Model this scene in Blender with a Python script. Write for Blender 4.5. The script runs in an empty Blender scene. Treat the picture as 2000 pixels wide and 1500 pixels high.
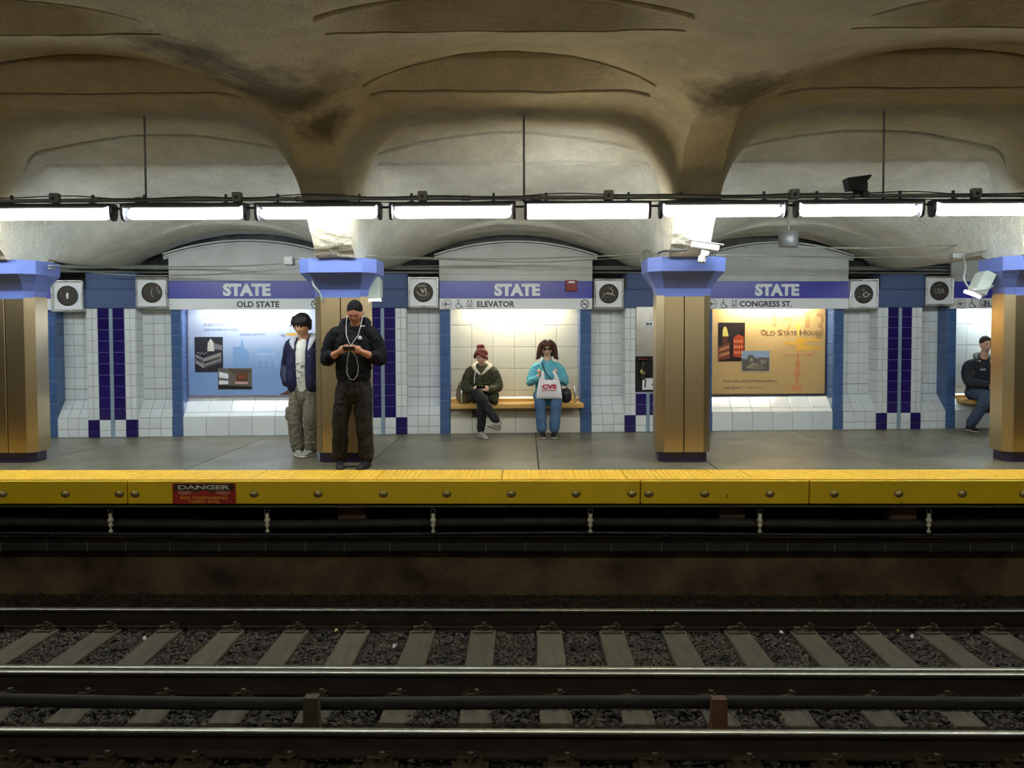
import bpy, math, random
import numpy as np
from mathutils import Vector, Matrix, noise, Euler
random.seed(7)
sc = bpy.context.scene
COL = sc.collection
R = math.radians

# ------------------------------------------------------------------ camera, world, exposure
EYE = 1.477
cd = bpy.data.cameras.new('camera'); cam = bpy.data.objects.new('camera', cd); COL.objects.link(cam)
cd.sensor_width = 36; cd.lens = 36*1700/2000; cd.shift_y = -.01735; cd.clip_start = .1; cd.clip_end = 200
cam.matrix_world = Matrix.Translation((0, 0, EYE)) @ Matrix.Rotation(R(.85), 4, 'Z') @ Matrix.Rotation(R(90-2.2), 4, 'X') @ Matrix.Rotation(R(-.17), 4, 'Z')
sc.camera = cam
w = bpy.data.worlds.new('world'); sc.world = w; w.use_nodes = True
w.node_tree.nodes['Background'].inputs[0].default_value = (.8, .75, .6, 1)
w.node_tree.nodes['Background'].inputs[1].default_value = .012
vs = sc.view_settings; vs.view_transform = 'Standard'; vs.look = 'None'; vs.gamma = 1; vs.use_curve_mapping = False
vs.exposure = 0.85
TUBE = 23.0      # far platform tubes
NICHE = 60.0     # lamps hidden behind the sign panels
NEAR = 11.0       # tubes over the near platform

# ------------------------------------------------------------------ materials
MATS = {}
def lin(c):
    return tuple(((v/255)/12.92 if v/255 <= .04045 else ((v/255+.055)/1.055)**2.4) for v in c)
def mk(name, col, rough=.5, metal=0, var=.12, scale=6, bump=0, bscale=60, col2=None, mix=(.45, .65), rnd=0, rvar=.1, spec=.5, stretch=None, emis=0, detail=5, dirt=None, dscale=2.5, dmix=(.55, .7), sheen=0):
    if name in MATS: return MATS[name]
    m = bpy.data.materials.new(name); m.use_nodes = True; nt = m.node_tree; N = nt.nodes; L = nt.links
    b = N['Principled BSDF']
    col = lin(col); b.inputs['Roughness'].default_value = rough; b.inputs['Metallic'].default_value = metal
    b.inputs['Specular IOR Level'].default_value = spec
    tc = N.new('ShaderNodeTexCoord'); src = tc.outputs['Object']
    if stretch:
        mp = N.new('ShaderNodeMapping'); mp.inputs['Scale'].default_value = stretch; L.new(src, mp.inputs[0]); src = mp.outputs[0]
    nz = N.new('ShaderNodeTexNoise'); nz.inputs['Scale'].default_value = scale; nz.inputs['Detail'].default_value = detail; L.new(src, nz.inputs['Vector'])
    mx = N.new('ShaderNodeMix'); mx.data_type = 'RGBA'
    c2 = lin(col2) if col2 else tuple(v*(1-var*2) for v in col)
    rp = N.new('ShaderNodeMapRange'); rp.inputs['From Min'].default_value = mix[0]-.15 if not col2 else mix[0]; rp.inputs['From Max'].default_value = mix[1]+.1 if not col2 else mix[1]
    L.new(nz.outputs['Fac'], rp.inputs[0]); L.new(rp.outputs[0], mx.inputs['Factor'])
    mx.inputs['A'].default_value = (*col, 1); mx.inputs['B'].default_value = (*c2, 1)
    out = mx.outputs['Result']
    if dirt:
        nd = N.new('ShaderNodeTexNoise'); nd.inputs['Scale'].default_value = dscale; nd.inputs['Detail'].default_value = 8; nd.inputs['Roughness'].default_value = .65; L.new(src, nd.inputs['Vector'])
        rd = N.new('ShaderNodeMapRange'); rd.inputs['From Min'].default_value = dmix[0]; rd.inputs['From Max'].default_value = dmix[1]; L.new(nd.outputs['Fac'], rd.inputs[0])
        m2 = N.new('ShaderNodeMix'); m2.data_type = 'RGBA'; L.new(rd.outputs[0], m2.inputs['Factor']); L.new(out, m2.inputs['A']); m2.inputs['B'].default_value = (*lin(dirt), 1); out = m2.outputs['Result']
    if rnd:
        oi = N.new('ShaderNodeObjectInfo'); rr = N.new('ShaderNodeMapRange'); rr.inputs['To Min'].default_value = 1-rnd; rr.inputs['To Max'].default_value = 1+rnd*.4
        L.new(oi.outputs['Random'], rr.inputs[0]); m3 = N.new('ShaderNodeMix'); m3.data_type = 'RGBA'; m3.blend_type = 'MULTIPLY'; m3.inputs['Factor'].default_value = 1
        L.new(out, m3.inputs['A']); L.new(rr.outputs[0], m3.inputs['B']); out = m3.outputs['Result']
    L.new(out, b.inputs['Base Color'])
    if rvar:
        r2 = N.new('ShaderNodeMapRange'); r2.inputs['To Min'].default_value = max(.02, rough-rvar); r2.inputs['To Max'].default_value = min(1, rough+rvar); L.new(nz.outputs['Fac'], r2.inputs[0]); L.new(r2.outputs[0], b.inputs['Roughness'])
    if bump:
        nb = N.new('ShaderNodeTexNoise'); nb.inputs['Scale'].default_value = bscale; nb.inputs['Detail'].default_value = 4; L.new(src, nb.inputs['Vector'])
        bp = N.new('ShaderNodeBump'); bp.inputs['Strength'].default_value = bump; bp.inputs['Distance'].default_value = .02; L.new(nb.outputs['Fac'], bp.inputs['Height']); L.new(bp.outputs[0], b.inputs['Normal'])
    if emis:
        b.inputs['Emission Color'].default_value = (*col, 1); b.inputs['Emission Strength'].default_value = emis
    MATS[name] = m
    return m

white_tile = mk('white_tile', (228, 234, 236), .16, var=.03, rnd=.07, rvar=.05)
niche_tile = mk('niche_tile', (226, 222, 205), .2, var=.04, rnd=.05, rvar=.06)
indigo_tile = mk('indigo_tile', (40, 28, 104), .12, var=.1, rnd=.15, rvar=.04)
blue_tile = mk('blue_tile', (76, 106, 156), .14, var=.06, rnd=.12, rvar=.05)
grout = mk('grout', (128, 132, 124), .8, var=.15)
grout_light = mk('grout_light', (176, 178, 206), .7, var=.1)
strip_m = mk('strip_grey_blue', (140, 162, 182), .4, var=.08)
sign_blue = mk('sign_blue', (62, 66, 172), .3, var=.04, scale=2)
sign_white = mk('sign_white', (228, 232, 236), .35, var=.04, scale=2)
panel_grey = mk('panel_grey', (206, 210, 210), .55, var=.08, scale=3, dirt=(184, 184, 176))
letter_white = mk('letter_white', (236, 240, 248), .5, var=.02)
letter_dark = mk('letter_dark', (52, 54, 60), .5, var=.02)
steel = mk('brushed_steel_reflected_tint', (190, 170, 132), .33, metal=1, var=.01, scale=3, rvar=.02)  # stainless sheet, the yellow-brown it reflects is put into the base colour
steel_clean = mk('polished_steel', (228, 228, 224), .3, metal=1, var=.05)
paint_blue = mk('blue_paint', (100, 118, 186), .5, var=.06, scale=3, bump=.15, bscale=30, dirt=(88, 104, 168), dscale=4)
paint_navy = mk('blue_grey_paint', (66, 86, 130), .6, var=.06, scale=3, bump=.1)
base_tile = mk('dark_plum_tile', (44, 34, 62), .25, var=.1)
yellow_face = mk('yellow_fascia', (242, 204, 14), .5, var=.07, scale=2, dirt=(96, 72, 12), dscale=9, dmix=(.66, .76), bump=.1)
yellow_top = mk('yellow_tactile', (240, 188, 44), .55, var=.07, scale=4, dirt=(120, 88, 30), dscale=6, dmix=(.7, .8), rnd=.06)
fl_conc = mk('platform_concrete', (112, 107, 88), .36, var=.12, scale=1.4, bump=.06, bscale=90, dirt=(92, 87, 70), dscale=1.1, dmix=(.45, .7), rnd=.07, rvar=.16)
joint_m = mk('joint', (60, 58, 50), .9)
dark_pipe = mk('dark_conduit', (140, 142, 136), .5, metal=.2, var=.15)
dark_metal = mk('dark_metal', (74, 72, 80), .5, metal=.4, var=.2)
black_rubber = mk('black_rubber', (24, 24, 26), .6)
light_cable = mk('pale_cable', (150, 156, 146), .5)
ballast_m = mk('ballast_stone', (80, 71, 58), .85, var=.35, scale=9, rnd=0, col2=(36, 31, 26), mix=(.3, .7))
sleeper_m = mk('sleeper_timber', (86, 77, 55), .8, var=.25, scale=3, stretch=(6, 1, 6), bump=.3, bscale=12, rnd=.22, dirt=(54, 46, 34), dscale=2, dmix=(.55, .75))
rail_m = mk('rusty_rail', (50, 40, 26), .75, metal=.2, var=.3, scale=4, stretch=(1, 4, 4), dirt=(40, 32, 22), dscale=3)
rail_top = mk('rail_running_surface', (160, 158, 142), .30, metal=.85, var=.15, stretch=(.5, 6, 6))
rust_m = mk('rusty_iron', (84, 76, 56), .7, metal=.3, var=.3)
earth = mk('track_bed', (52, 44, 32), .95, var=.3, scale=5, bump=.5, bscale=20)
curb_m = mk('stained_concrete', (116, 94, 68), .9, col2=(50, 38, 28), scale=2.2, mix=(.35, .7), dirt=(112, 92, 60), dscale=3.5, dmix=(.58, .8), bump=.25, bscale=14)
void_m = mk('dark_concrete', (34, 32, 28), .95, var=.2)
bench_m = mk('bench_wood', (222, 176, 100), .4, var=.12, stretch=(1, 12, 12), scale=2)
insul_m = mk('porcelain', (236, 232, 206), .25)
red_m = mk('red_enamel', (140, 26, 30), .4)
bronze = mk('bronze', (72, 68, 62), .45, metal=.5, var=.3, scale=30, bump=.4, bscale=60)
bronze_hi = mk('bronze_relief', (176, 170, 150), .35, metal=.7)
black_m = mk('black_recess_shade', (12, 12, 14), .8)
cctv_m = mk('cctv_white', (224, 224, 220), .4, var=.04)

def ceiling_mat():
    m = bpy.data.materials.new('plastered_concrete'); m.use_nodes = True; nt = m.node_tree; N = nt.nodes; L = nt.links; b = N['Principled BSDF']
    b.inputs['Roughness'].default_value = .9; b.inputs['Specular IOR Level'].default_value = .2
    tc = N.new('ShaderNodeTexCoord'); sx = N.new('ShaderNodeSeparateXYZ'); L.new(tc.outputs['Object'], sx.inputs[0])
    n1 = N.new('ShaderNodeTexNoise'); n1.inputs['Scale'].default_value = 1.1; n1.inputs['Detail'].default_value = 6; L.new(tc.outputs['Object'], n1.inputs['Vector'])
    # soot from the trains: browner over the tracks, paler over the platform
    ad = N.new('ShaderNodeMath'); ad.operation = 'MULTIPLY_ADD'; ad.inputs[1].default_value = 1.6; L.new(n1.outputs['Fac'], ad.inputs[0]); L.new(sx.outputs['Y'], ad.inputs[2])
    r1 = N.new('ShaderNodeMapRange'); r1.interpolation_type = 'SMOOTHSTEP'; r1.inputs['From Min'].default_value = 9.2; r1.inputs['From Max'].default_value = 11.3; L.new(ad.outputs[0], r1.inputs[0])
    a = N.new('ShaderNodeMix'); a.data_type = 'RGBA'; a.inputs['A'].default_value = (*lin((184, 168, 132)), 1); a.inputs['B'].default_value = (*lin((222, 223, 214)), 1); L.new(r1.outputs[0], a.inputs['Factor'])
    n2 = N.new('ShaderNodeTexNoise'); n2.inputs['Scale'].default_value = 3.2; n2.inputs['Detail'].default_value = 8; n2.inputs['Roughness'].default_value = .7; L.new(tc.outputs['Object'], n2.inputs['Vector'])
    r2 = N.new('ShaderNodeMapRange'); r2.inputs['From Min'].default_value = .35; r2.inputs['From Max'].default_value = .75; r2.inputs['To Min'].default_value = 1.08; r2.inputs['To Max'].default_value = .78; L.new(n2.outputs['Fac'], r2.inputs[0])
    mm = N.new('ShaderNodeMix'); mm.data_type = 'RGBA'; mm.blend_type = 'MULTIPLY'; mm.inputs['Factor'].default_value = 1; L.new(a.outputs['Result'], mm.inputs['A']); L.new(r2.outputs[0], mm.inputs['B'])
    out = mm.outputs['Result']
    # dark damp stains with a shape of their own on the haunches
    for (x, y, rad) in ((-2.1, 7.6, .7), (-2.6, 6.9, .6), (1.85, 7.7, .55), (-1.9, 8.3, .3)):
        vd = N.new('ShaderNodeVectorMath'); vd.operation = 'DISTANCE'; cb = N.new('ShaderNodeCombineXYZ'); L.new(sx.outputs['X'], cb.inputs[0]); L.new(sx.outputs['Y'], cb.inputs[1]); L.new(cb.outputs[0], vd.inputs[0]); vd.inputs[1].default_value = (x, y, 0)
        s1 = N.new('ShaderNodeMath'); s1.operation = 'MULTIPLY_ADD'; s1.inputs[1].default_value = -1.5*rad; L.new(n2.outputs['Fac'], s1.inputs[0]); L.new(vd.outputs['Value'], s1.inputs[2])
        rr = N.new('ShaderNodeMapRange'); rr.inputs['From Min'].default_value = -.45*rad; rr.inputs['From Max'].default_value = .25*rad; rr.inputs['To Min'].default_value = .85; rr.inputs['To Max'].default_value = 0; L.new(s1.outputs[0], rr.inputs[0])
        m4 = N.new('ShaderNodeMix'); m4.data_type = 'RGBA'; L.new(rr.outputs[0], m4.inputs['Factor']); L.new(out, m4.inputs['A']); m4.inputs['B'].default_value = (*lin((88, 74, 52)), 1); out = m4.outputs['Result']
    L.new(out, b.inputs['Base Color'])
    nb = N.new('ShaderNodeTexNoise'); nb.inputs['Scale'].default_value = 28; nb.inputs['Detail'].default_value = 6; nb.inputs['Roughness'].default_value = .6; L.new(tc.outputs['Object'], nb.inputs['Vector'])
    bp = N.new('ShaderNodeBump'); bp.inputs['Strength'].default_value = .8; bp.inputs['Distance'].default_value = .035; L.new(nb.outputs['Fac'], bp.inputs['Height'])
    n5 = N.new('ShaderNodeTexNoise'); n5.inputs['Scale'].default_value = 110; n5.inputs['Detail'].default_value = 3; L.new(tc.outputs['Object'], n5.inputs['Vector'])
    b5 = N.new('ShaderNodeBump'); b5.inputs['Strength'].default_value = .35; b5.inputs['Distance'].default_value = .01; L.new(n5.outputs['Fac'], b5.inputs['Height']); L.new(bp.outputs[0], b5.inputs['Normal'])
    L.new(b5.outputs[0], b.inputs['Normal'])
    MATS['plaster'] = m
    return m
plaster = ceiling_mat()
def emit(name, col, s):
    m = bpy.data.materials.new(name); m.use_nodes = True; b = m.node_tree.nodes['Principled BSDF']
    b.inputs['Base Color'].default_value = (.8, .8, .8, 1); b.inputs['Emission Color'].default_value = (*col, 1); b.inputs['Emission Strength'].default_value = s
    return m
tube_m = emit('fluorescent_glow', (.90, .99, 1.0), TUBE)
tube_warm = emit('fluorescent_glow_cream', (1.0, .97, .86), TUBE*.8)
tube_near = emit('fluorescent_glow_near', (1.0, .97, .85), NEAR)

# ------------------------------------------------------------------ mesh helpers
class MB:
    def __init__(s): s.v = []; s.f = []
    def add(s, vs, fs, M=None):
        o = len(s.v)
        s.v += [tuple(M @ Vector(p)) for p in vs] if M else [tuple(p) for p in vs]
        s.f += [tuple(i+o for i in f) for f in fs]; return s
    def box(s, x0, x1, y0, y1, z0, z1, M=None, bev=0):
        if bev:
            b = min(bev, (x1-x0)*.45, (y1-y0)*.45, (z1-z0)*.45)
            vs = []
            for x, dx in ((x0, b), (x1, -b)):
                for y, dy in ((y0, b), (y1, -b)):
                    for z, dz in ((z0, b), (z1, -b)):
                        vs += [(x, y+dy, z+dz), (x+dx, y, z+dz), (x+dx, y+dy, z)]
            def i(a, c, d, k): return (a*4+c*2+d)*3+k
            fs = [(i(0,0,0,0), i(0,0,1,0), i(0,1,1,0), i(0,1,0,0)), (i(1,0,0,0), i(1,1,0,0), i(1,1,1,0), i(1,0,1,0)),
                  (i(0,0,0,1), i(1,0,0,1), i(1,0,1,1), i(0,0,1,1)), (i(0,1,0,1), i(0,1,1,1), i(1,1,1,1), i(1,1,0,1)),
                  (i(0,0,0,2), i(0,1,0,2), i(1,1,0,2), i(1,0,0,2)), (i(0,0,1,2), i(1,0,1,2), i(1,1,1,2), i(0,1,1,2))]
            for a in (0, 1):
                for c in (0, 1):
                    fs.append((i(a,c,0,0), i(a,c,1,0), i(a,c,1,1), i(a,c,0,1))); fs.append((i(0,a,c,1), i(1,a,c,1), i(1,a,c,2), i(0,a,c,2))); fs.append((i(a,0,c,0), i(a,1,c,0), i(a,1,c,2), i(a,0,c,2)))
                    for d in (0, 1): fs.append((i(a,c,d,0), i(a,c,d,1), i(a,c,d,2)))
            return s.add(vs, fs, M)
        vs = [(x, y, z) for x in (x0, x1) for y in (y0, y1) for z in (z0, z1)]
        return s.add(vs, [(0,1,3,2), (4,6,7,5), (0,4,5,1), (2,3,7,6), (0,2,6,4), (1,5,7,3)], M)
    def prism(s, pts, a0, a1, axis='x', M=None, cap=True):
        # pts: 2-D outline; axis x -> pts are (y,z); axis y -> (x,z); axis z -> (x,y)
        n = len(pts)
        def P(a, p): return {'x': (a, p[0], p[1]), 'y': (p[0], a, p[1]), 'z': (p[0], p[1], a)}[axis]
        vs = [P(a0, p) for p in pts]+[P(a1, p) for p in pts]
        fs = [(i, (i+1) % n, (i+1) % n+n, i+n) for i in range(n)]
        if cap: fs += [tuple(range(n))[::-1], tuple(range(n, 2*n))]
        return s.add(vs, fs, M)
    def tube(s, path, r, n=8, M=None, cap=True):
        path = [Vector(p) for p in path]; rs = r if isinstance(r, (list, tuple)) else [r]*len(path)
        vs = []; up = None
        for k, p in enumerate(path):
            d = (path[min(k+1, len(path)-1)]-path[max(k-1, 0)]).normalized()
            if up is None: up = Vector((0, 0, 1)) if abs(d.z) < .9 else Vector((1, 0, 0))
            a = d.cross(up); a = a.normalized() if a.length > 1e-5 else Vector((1, 0, 0)); b = a.cross(d).normalized(); up = b
            vs += [p+(a*math.cos(2*math.pi*i/n)+b*math.sin(2*math.pi*i/n))*rs[k] for i in range(n)]
        fs = [(k*n+i, k*n+(i+1) % n, (k+1)*n+(i+1) % n, (k+1)*n+i) for k in range(len(path)-1) for i in range(n)]
        if cap: fs += [tuple(range(n))[::-1], tuple(range((len(path)-1)*n, len(path)*n))]
        return s.add(vs, fs, M)
    def lathe(s, prof, n=24, M=None):
        vs = [(r*math.cos(2*math.pi*i/n), r*math.sin(2*math.pi*i/n), z) for r, z in prof for i in range(n)]
        fs = [(k*n+i, k*n+(i+1) % n, (k+1)*n+(i+1) % n, (k+1)*n+i) for k in range(len(prof)-1) for i in range(n)]
        fs += [tuple(range(n))[::-1], tuple(range((len(prof)-1)*n, len(prof)*n))]
        return s.add(vs, fs, M)
    def bar(s, a, b, w, t, y=0, M=None):
        # flat bar in the x/z plane from a to b, width w, thickness t toward -y
        a = Vector((a[0], a[1])); b = Vector((b[0], b[1])); d = (b-a).normalized(); q = Vector((-d.y, d.x))*w/2
        return s.prism([tuple(a+q), tuple(a-q), tuple(b-q), tuple(b+q)], y-t, y, 'y', M)
    def ring(s, c, r, w, t, y=0, n=28, a0=0, a1=360, M=None):
        full = abs(a1-a0) >= 360; k = n if full else n+1; vs = []
        for i in range(k):
            a = R(a0+(a1-a0)*i/n)
            for rr in (r-w/2, r+w/2):
                for yy in (y-t, y): vs.append((c[0]+rr*math.cos(a), yy, c[1]+rr*math.sin(a)))
        fs = []
        for i in range(n):
            p = i*4; q = ((i+1) % k)*4
            fs += [(p, q, q+2, p+2), (p+1, p+3, q+3, q+1), (p, p+1, q+1, q), (p+2, q+2, q+3, p+3)]
        return s.add(vs, fs, M)
    def disc(s, c, r, t, y=0, n=24, M=None):
        return s.prism([(c[0]+r*math.cos(2*math.pi*i/n), c[1]+r*math.sin(2*math.pi*i/n)) for i in range(n)], y-t, y, 'y', M)
    def mesh(s, name, mat, smooth=False):
        me = bpy.data.meshes.new(name); me.from_pydata(s.v, [], s.f); me.update()
        if mat: me.materials.append(mat)
        if smooth:
            me.polygons.foreach_set('use_smooth', [True]*len(me.polygons))
        bmx = None
        import bmesh
        bmx = bmesh.new(); bmx.from_mesh(me); bmesh.ops.recalc_face_normals(bmx, faces=bmx.faces); bmx.to_mesh(me); bmx.free()
        return me
    def build(s, name, mat, parent=None, smooth=False):
        return link(s.mesh(name, mat, smooth), name, parent)
def link(me, name, parent=None, M=None):
    o = bpy.data.objects.new(name, me); COL.objects.link(o)
    if parent: o.parent = parent
    if M is not None: o.matrix_local = M if parent else M
    return o
def tag(o, label=None, cat=None, group=None, kind=None):
    if label: o['label'] = label
    if cat: o['category'] = cat
    if group: o['group'] = group
    if kind: o['kind'] = kind
    return o
def thing(name, label, cat, loc=(0, 0, 0), rotz=0, group=None, M=None, kind=None):
    o = bpy.data.objects.new(name, None); COL.objects.link(o); o.empty_display_size = .1
    o.matrix_world = M if M is not None else Matrix.Translation(loc) @ Matrix.Rotation(rotz, 4, 'Z')
    return tag(o, label, cat, group, kind)
def copy_tree(o, M=None, label=None, parent=None):
    c = o.copy(); COL.objects.link(c)
    if parent: c.parent = parent; c.matrix_parent_inverse = o.matrix_parent_inverse
    if M is not None: c.matrix_world = M
    if label: c['label'] = label
    for ch in [x for x in bpy.data.objects if x.parent == o and x != c]: copy_tree(ch, parent=c)
    return c
TEXTS = {}
def text_mesh(body, w, h, mat, thick=.002, bold=0, shear=0, spacing=1):
    # lettering as flat raised geometry in the x/z plane facing -y, centred
    cu = bpy.data.curves.new('lettering', 'FONT'); cu.body = body; cu.size = 1; cu.offset = bold; cu.shear = shear; cu.space_character = spacing; cu.resolution_u = 3; cu.extrude = .001
    ob = bpy.data.objects.new('lettering', cu); COL.objects.link(ob); bpy.context.view_layer.update()
    me = bpy.data.meshes.new_from_object(ob.evaluated_get(bpy.context.evaluated_depsgraph_get())); bpy.data.objects.remove(ob); 
    co = np.zeros(len(me.vertices)*3); me.vertices.foreach_get('co', co); co = co.reshape(-1, 3)
    mn, mx = co.min(0), co.max(0); out = np.zeros_like(co)
    out[:, 0] = ((co[:, 0]-mn[0])/(mx[0]-mn[0])-.5)*w; out[:, 2] = ((co[:, 1]-mn[1])/(mx[1]-mn[1])-.5)*h; out[:, 1] = np.where(co[:, 2] > 0, -thick, 0)
    me.vertices.foreach_set('co', out.ravel()); me.materials.clear(); me.materials.append(mat); me.name = 'lettering'
    return me
def text(body, c, w, h, mat, parent, y=0, **k):
    return link(text_mesh(body, w, h, mat, **k), 'lettering', parent, Matrix.Translation((c[0], y, c[1])))
TILES = {}
def tile_mesh(w, h, mat, t=.008):
    key = (round(w, 3), round(h, 3), mat.name, t)
    if key not in TILES:
        g = .0022; b = .005; x0, x1 = -w/2+g, w/2-g; z0, z1 = -h/2+g, h/2-g
        vs = [(x0, 0, z0), (x1, 0, z0), (x1, 0, z1), (x0, 0, z1), (x0, -t+.003, z0), (x1, -t+.003, z0), (x1, -t+.003, z1), (x0, -t+.003, z1), (x0+b, -t, z0+b), (x1-b, -t, z0+b), (x1-b, -t, z1-b), (x0+b, -t, z1-b)]
        fs = [(8, 9, 10, 11)]+[(4+i, 4+(i+1) % 4, 8+(i+1) % 4, 8+i) for i in range(4)]+[(i, (i+1) % 4, 4+(i+1) % 4, 4+i) for i in range(4)]
        TILES[key] = MB().add(vs, fs).mesh('tile', mat)
    return TILES[key]
def put_tile(parent, me, s, y, z, tilt=0, yaw=0):
    M = Matrix.Translation((s, y, z)) @ Matrix.Rotation(yaw, 4, 'Z') @ Matrix.Rotation(tilt+random.uniform(-.004, .004), 4, 'X') @ Matrix.Rotation(random.uniform(-.004, .004), 4, 'Z')
    return link(me, 'tile', parent, M)

# ------------------------------------------------------------------ pixel rays (used once to find where things stand on known planes)
CM = cam.matrix_world.to_3x3()
def ray(px, py): return CM @ Vector(((px-1000)/1700, -(py-750+34.7)/1700, -1))
def atY(px, py, Y): r = ray(px, py); return r*(Y/r.y)+Vector((0, 0, EYE))
WA = math.atan(.078); W = Matrix.Translation((0, 12.78, 0)) @ Matrix.Rotation(WA, 4, 'Z')
WL = lambda s, y, z: W @ Vector((s, y, z))
def onW(px, py, off=0):
    d = Vector((math.cos(WA), math.sin(WA), 0)); n = Vector((-math.sin(WA), math.cos(WA), 0)); P = Vector((0, 12.78, 0))+n*off
    r = ray(px, py); t = (P-Vector((0, 0, EYE))).dot(n)/r.dot(n); q = r*t+Vector((0, 0, EYE)); return (q-P).dot(d), q.z

# ------------------------------------------------------------------ ceiling
COLX = [1.78+3.85*k for k in range(-3, 4)]          # -9.77 ... 13.33
LEDGE = [(1.0, 3.55, .0, 1.27), (2.8, 3.58, .22, 1.27), (4.6, 3.62, .25, 1.27), (6.4, 3.67, .15, 1.27), (8.2, 3.74, .27, 1.27), (10.0, 3.43, .24, 1.58), (11.75, 2.97, .04, 1.45), (12.7, 2.93, 0, 1.4)]
def ceil_z(X, Y, groove=True):
    u = np.abs(np.mod(X-1.78, 3.85)-1.925)
    zr = np.interp(Y, [-3, 1, 4, 6.4, 7.5, 8.2, 8.6, 8.9, 9.15, 9.4, 9.56, 10.25, 10.45, 12.7], [2.4, 3.5, 3.6, 3.6, 3.56, 3.46, 3.3, 3.02, 2.7, 2.42, 2.30, 2.30, 2.38, 2.42])
    e = np.interp(Y, [7.6, 8.3, 9.2, 9.75, 10.1, 11.3], [1.2, 1.0, 1.0, 1.45, 1.5, .1]); hw = np.interp(Y, [7.6, 8.6, 10.2, 11.5], [1.78, 1.69, 1.69, 1.86])
    p = np.interp(Y, [7.6, 8.6, 9.2, 9.8, 10.1, 11.5], [1.7, 2.4, 2.4, 3, 3, 2]); q = np.interp(Y, [7.6, 8.6, 9.2, 9.8, 10.1, 11.5], [1.2, .62, .55, .5, .5, 1.25])
    zc = np.full_like(X, 3.5); g = np.zeros_like(X)
    for k in range(len(LEDGE)-1):
        y0, c0, a0, w0 = LEDGE[k]; y1, c1, a1, w1 = LEDGE[k+1]
        d = .24 if a1 > .1 else .02; ye = y1-d
        m = (Y >= y0) & (Y < y1); t = np.clip((Y-y0)/(ye-y0), 0, 1); t2 = t*t*(3-2*t)
        f = c0+(c1+a1-c0)*t-a1*t2*np.clip(u/w1, 0, 1.05)**2
        f = np.where(Y > ye, c1+a1*(1-np.clip(u/w1, 0, 1.05)**2)*(1-np.clip((Y-ye)/d, 0, 1)), f)
        zc = np.where(m, f, zc)
        if groove and k >= 2:
            g = np.where(m & (Y > y0+.012) & (Y < y0+.092) & (u < w0*1.02), .07, g)
            g = np.where(m & (Y < ye-.010) & (Y > ye-.13) & (u < w1*1.02) & (a1 > .1), .08, g)
    t = np.clip((u-e)/(hw-e), 0, 1); S = (1-t**p)**q
    return zr+(zc-zr)*S+g*(S > .85)
def build_ceiling():
    ys = list(np.arange(-3, 4.6, .2))+list(np.arange(4.6, 12.7, .03))+list(np.arange(8.65, 9.65, .012))+[12.7, 13.1]
    for y0, *_ in LEDGE[2:-1]:
        ys += [y0-.0006, y0+.0006, y0+.011, y0+.013, y0+.091, y0+.093]+[y0-.24+q for q in (-.131, -.129, -.011, -.009, 0)]
    ys = np.array(sorted(set(round(v, 4) for v in ys))); xs = np.arange(-9.7, 9.71, .035)
    X, Y = np.meshgrid(xs, ys); Z = ceil_z(X, Y)
    nx, ny = len(xs), len(ys)
    Yw = 12.78+.078*X+.30
    YY = np.where(Y > 10.3, 10.3+(Y-10.3)*(Yw-10.3)/(12.7-10.3), Y)
    Z = Z.copy(); fz = Z.ravel(); fx = X.ravel(); fy = YY.ravel()
    rough = np.clip((3.45-Z)/.8, 0, 1).ravel()*np.clip((10.9-YY)/.5, 0, 1).ravel()
    for i in range(len(fz)):
        if fy[i] > 5:
            v = Vector((fx[i], fy[i], fz[i])); n = noise.noise(v*1.7)*.014+noise.noise(v*5)*.006
            r_ = rough[i]
            if r_ > .02: d = (noise.noise(v*13)*.016+noise.noise(v*31)*.008)*r_; fx[i] += d*.5; fy[i] += d
            fz[i] += n
    co = np.stack([fx, fy, fz], 1)
    idx = np.arange(nx*ny).reshape(ny, nx)
    quads = np.stack([idx[:-1, :-1], idx[:-1, 1:], idx[1:, 1:], idx[1:, :-1]], -1).reshape(-1, 4)
    me = bpy.data.meshes.new('ceiling'); me.vertices.add(len(co)); me.vertices.foreach_set('co', co.ravel().astype('f'))
    me.loops.add(quads.size); me.loops.foreach_set('vertex_index', quads.ravel().astype('i')); me.polygons.add(len(quads))
    me.polygons.foreach_set('loop_start', np.arange(0, quads.size, 4, dtype='i')); me.polygons.foreach_set('loop_total', np.full(len(quads), 4, 'i'))
    me.polygons.foreach_set('use_smooth', np.ones(len(quads), bool)); me.update(calc_edges=True); me.validate(); me.materials.append(plaster)
    me.set_sharp_from_angle(angle=R(40))
    o = link(me, 'ceiling'); tag(o, 'sooty vaulted concrete ceiling with ribs, arches and ledges above tracks and platform', 'ceiling', kind='structure')
build_ceiling()

# ------------------------------------------------------------------ platform floor, edge, track bed
fl = MB().box(-9.7, 9.7, 9.31, 14.2, -.22, -.012).build('floor', joint_m); tag(fl, 'grey concrete platform floor in large slabs behind the yellow strip', 'floor', kind='structure')
xs = [.15+1.925*k for k in range(-5, 6)]
sl = MB().box(.006, 1.919, 9.325, 14.2, -.02, 0, bev=.004).mesh('slab', fl_conc)
for x in xs[:-1]: link(sl, 'slab', fl, Matrix.Translation((x, 0, 0)))
tw = 1.2675
tm = MB(); tm.box(.004, tw-.004, 0, .608, -.03, .004, bev=.003)
for i in range(22):
    for j in range(10):
        x = .05+i*.0557; y = .05+j*.0565
        tm.add([(x-.015, y-.015, .004), (x+.015, y-.015, .004), (x+.015, y+.015, .004), (x-.015, y+.015, .004), (x-.009, y-.009, .0095), (x+.009, y-.009, .0095), (x+.009, y+.009, .0095), (x-.009, y+.009, .0095)],
               [(4, 5, 6, 7), (0, 1, 5, 4), (1, 2, 6, 5), (2, 3, 7, 6), (3, 0, 4, 7)])
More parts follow.
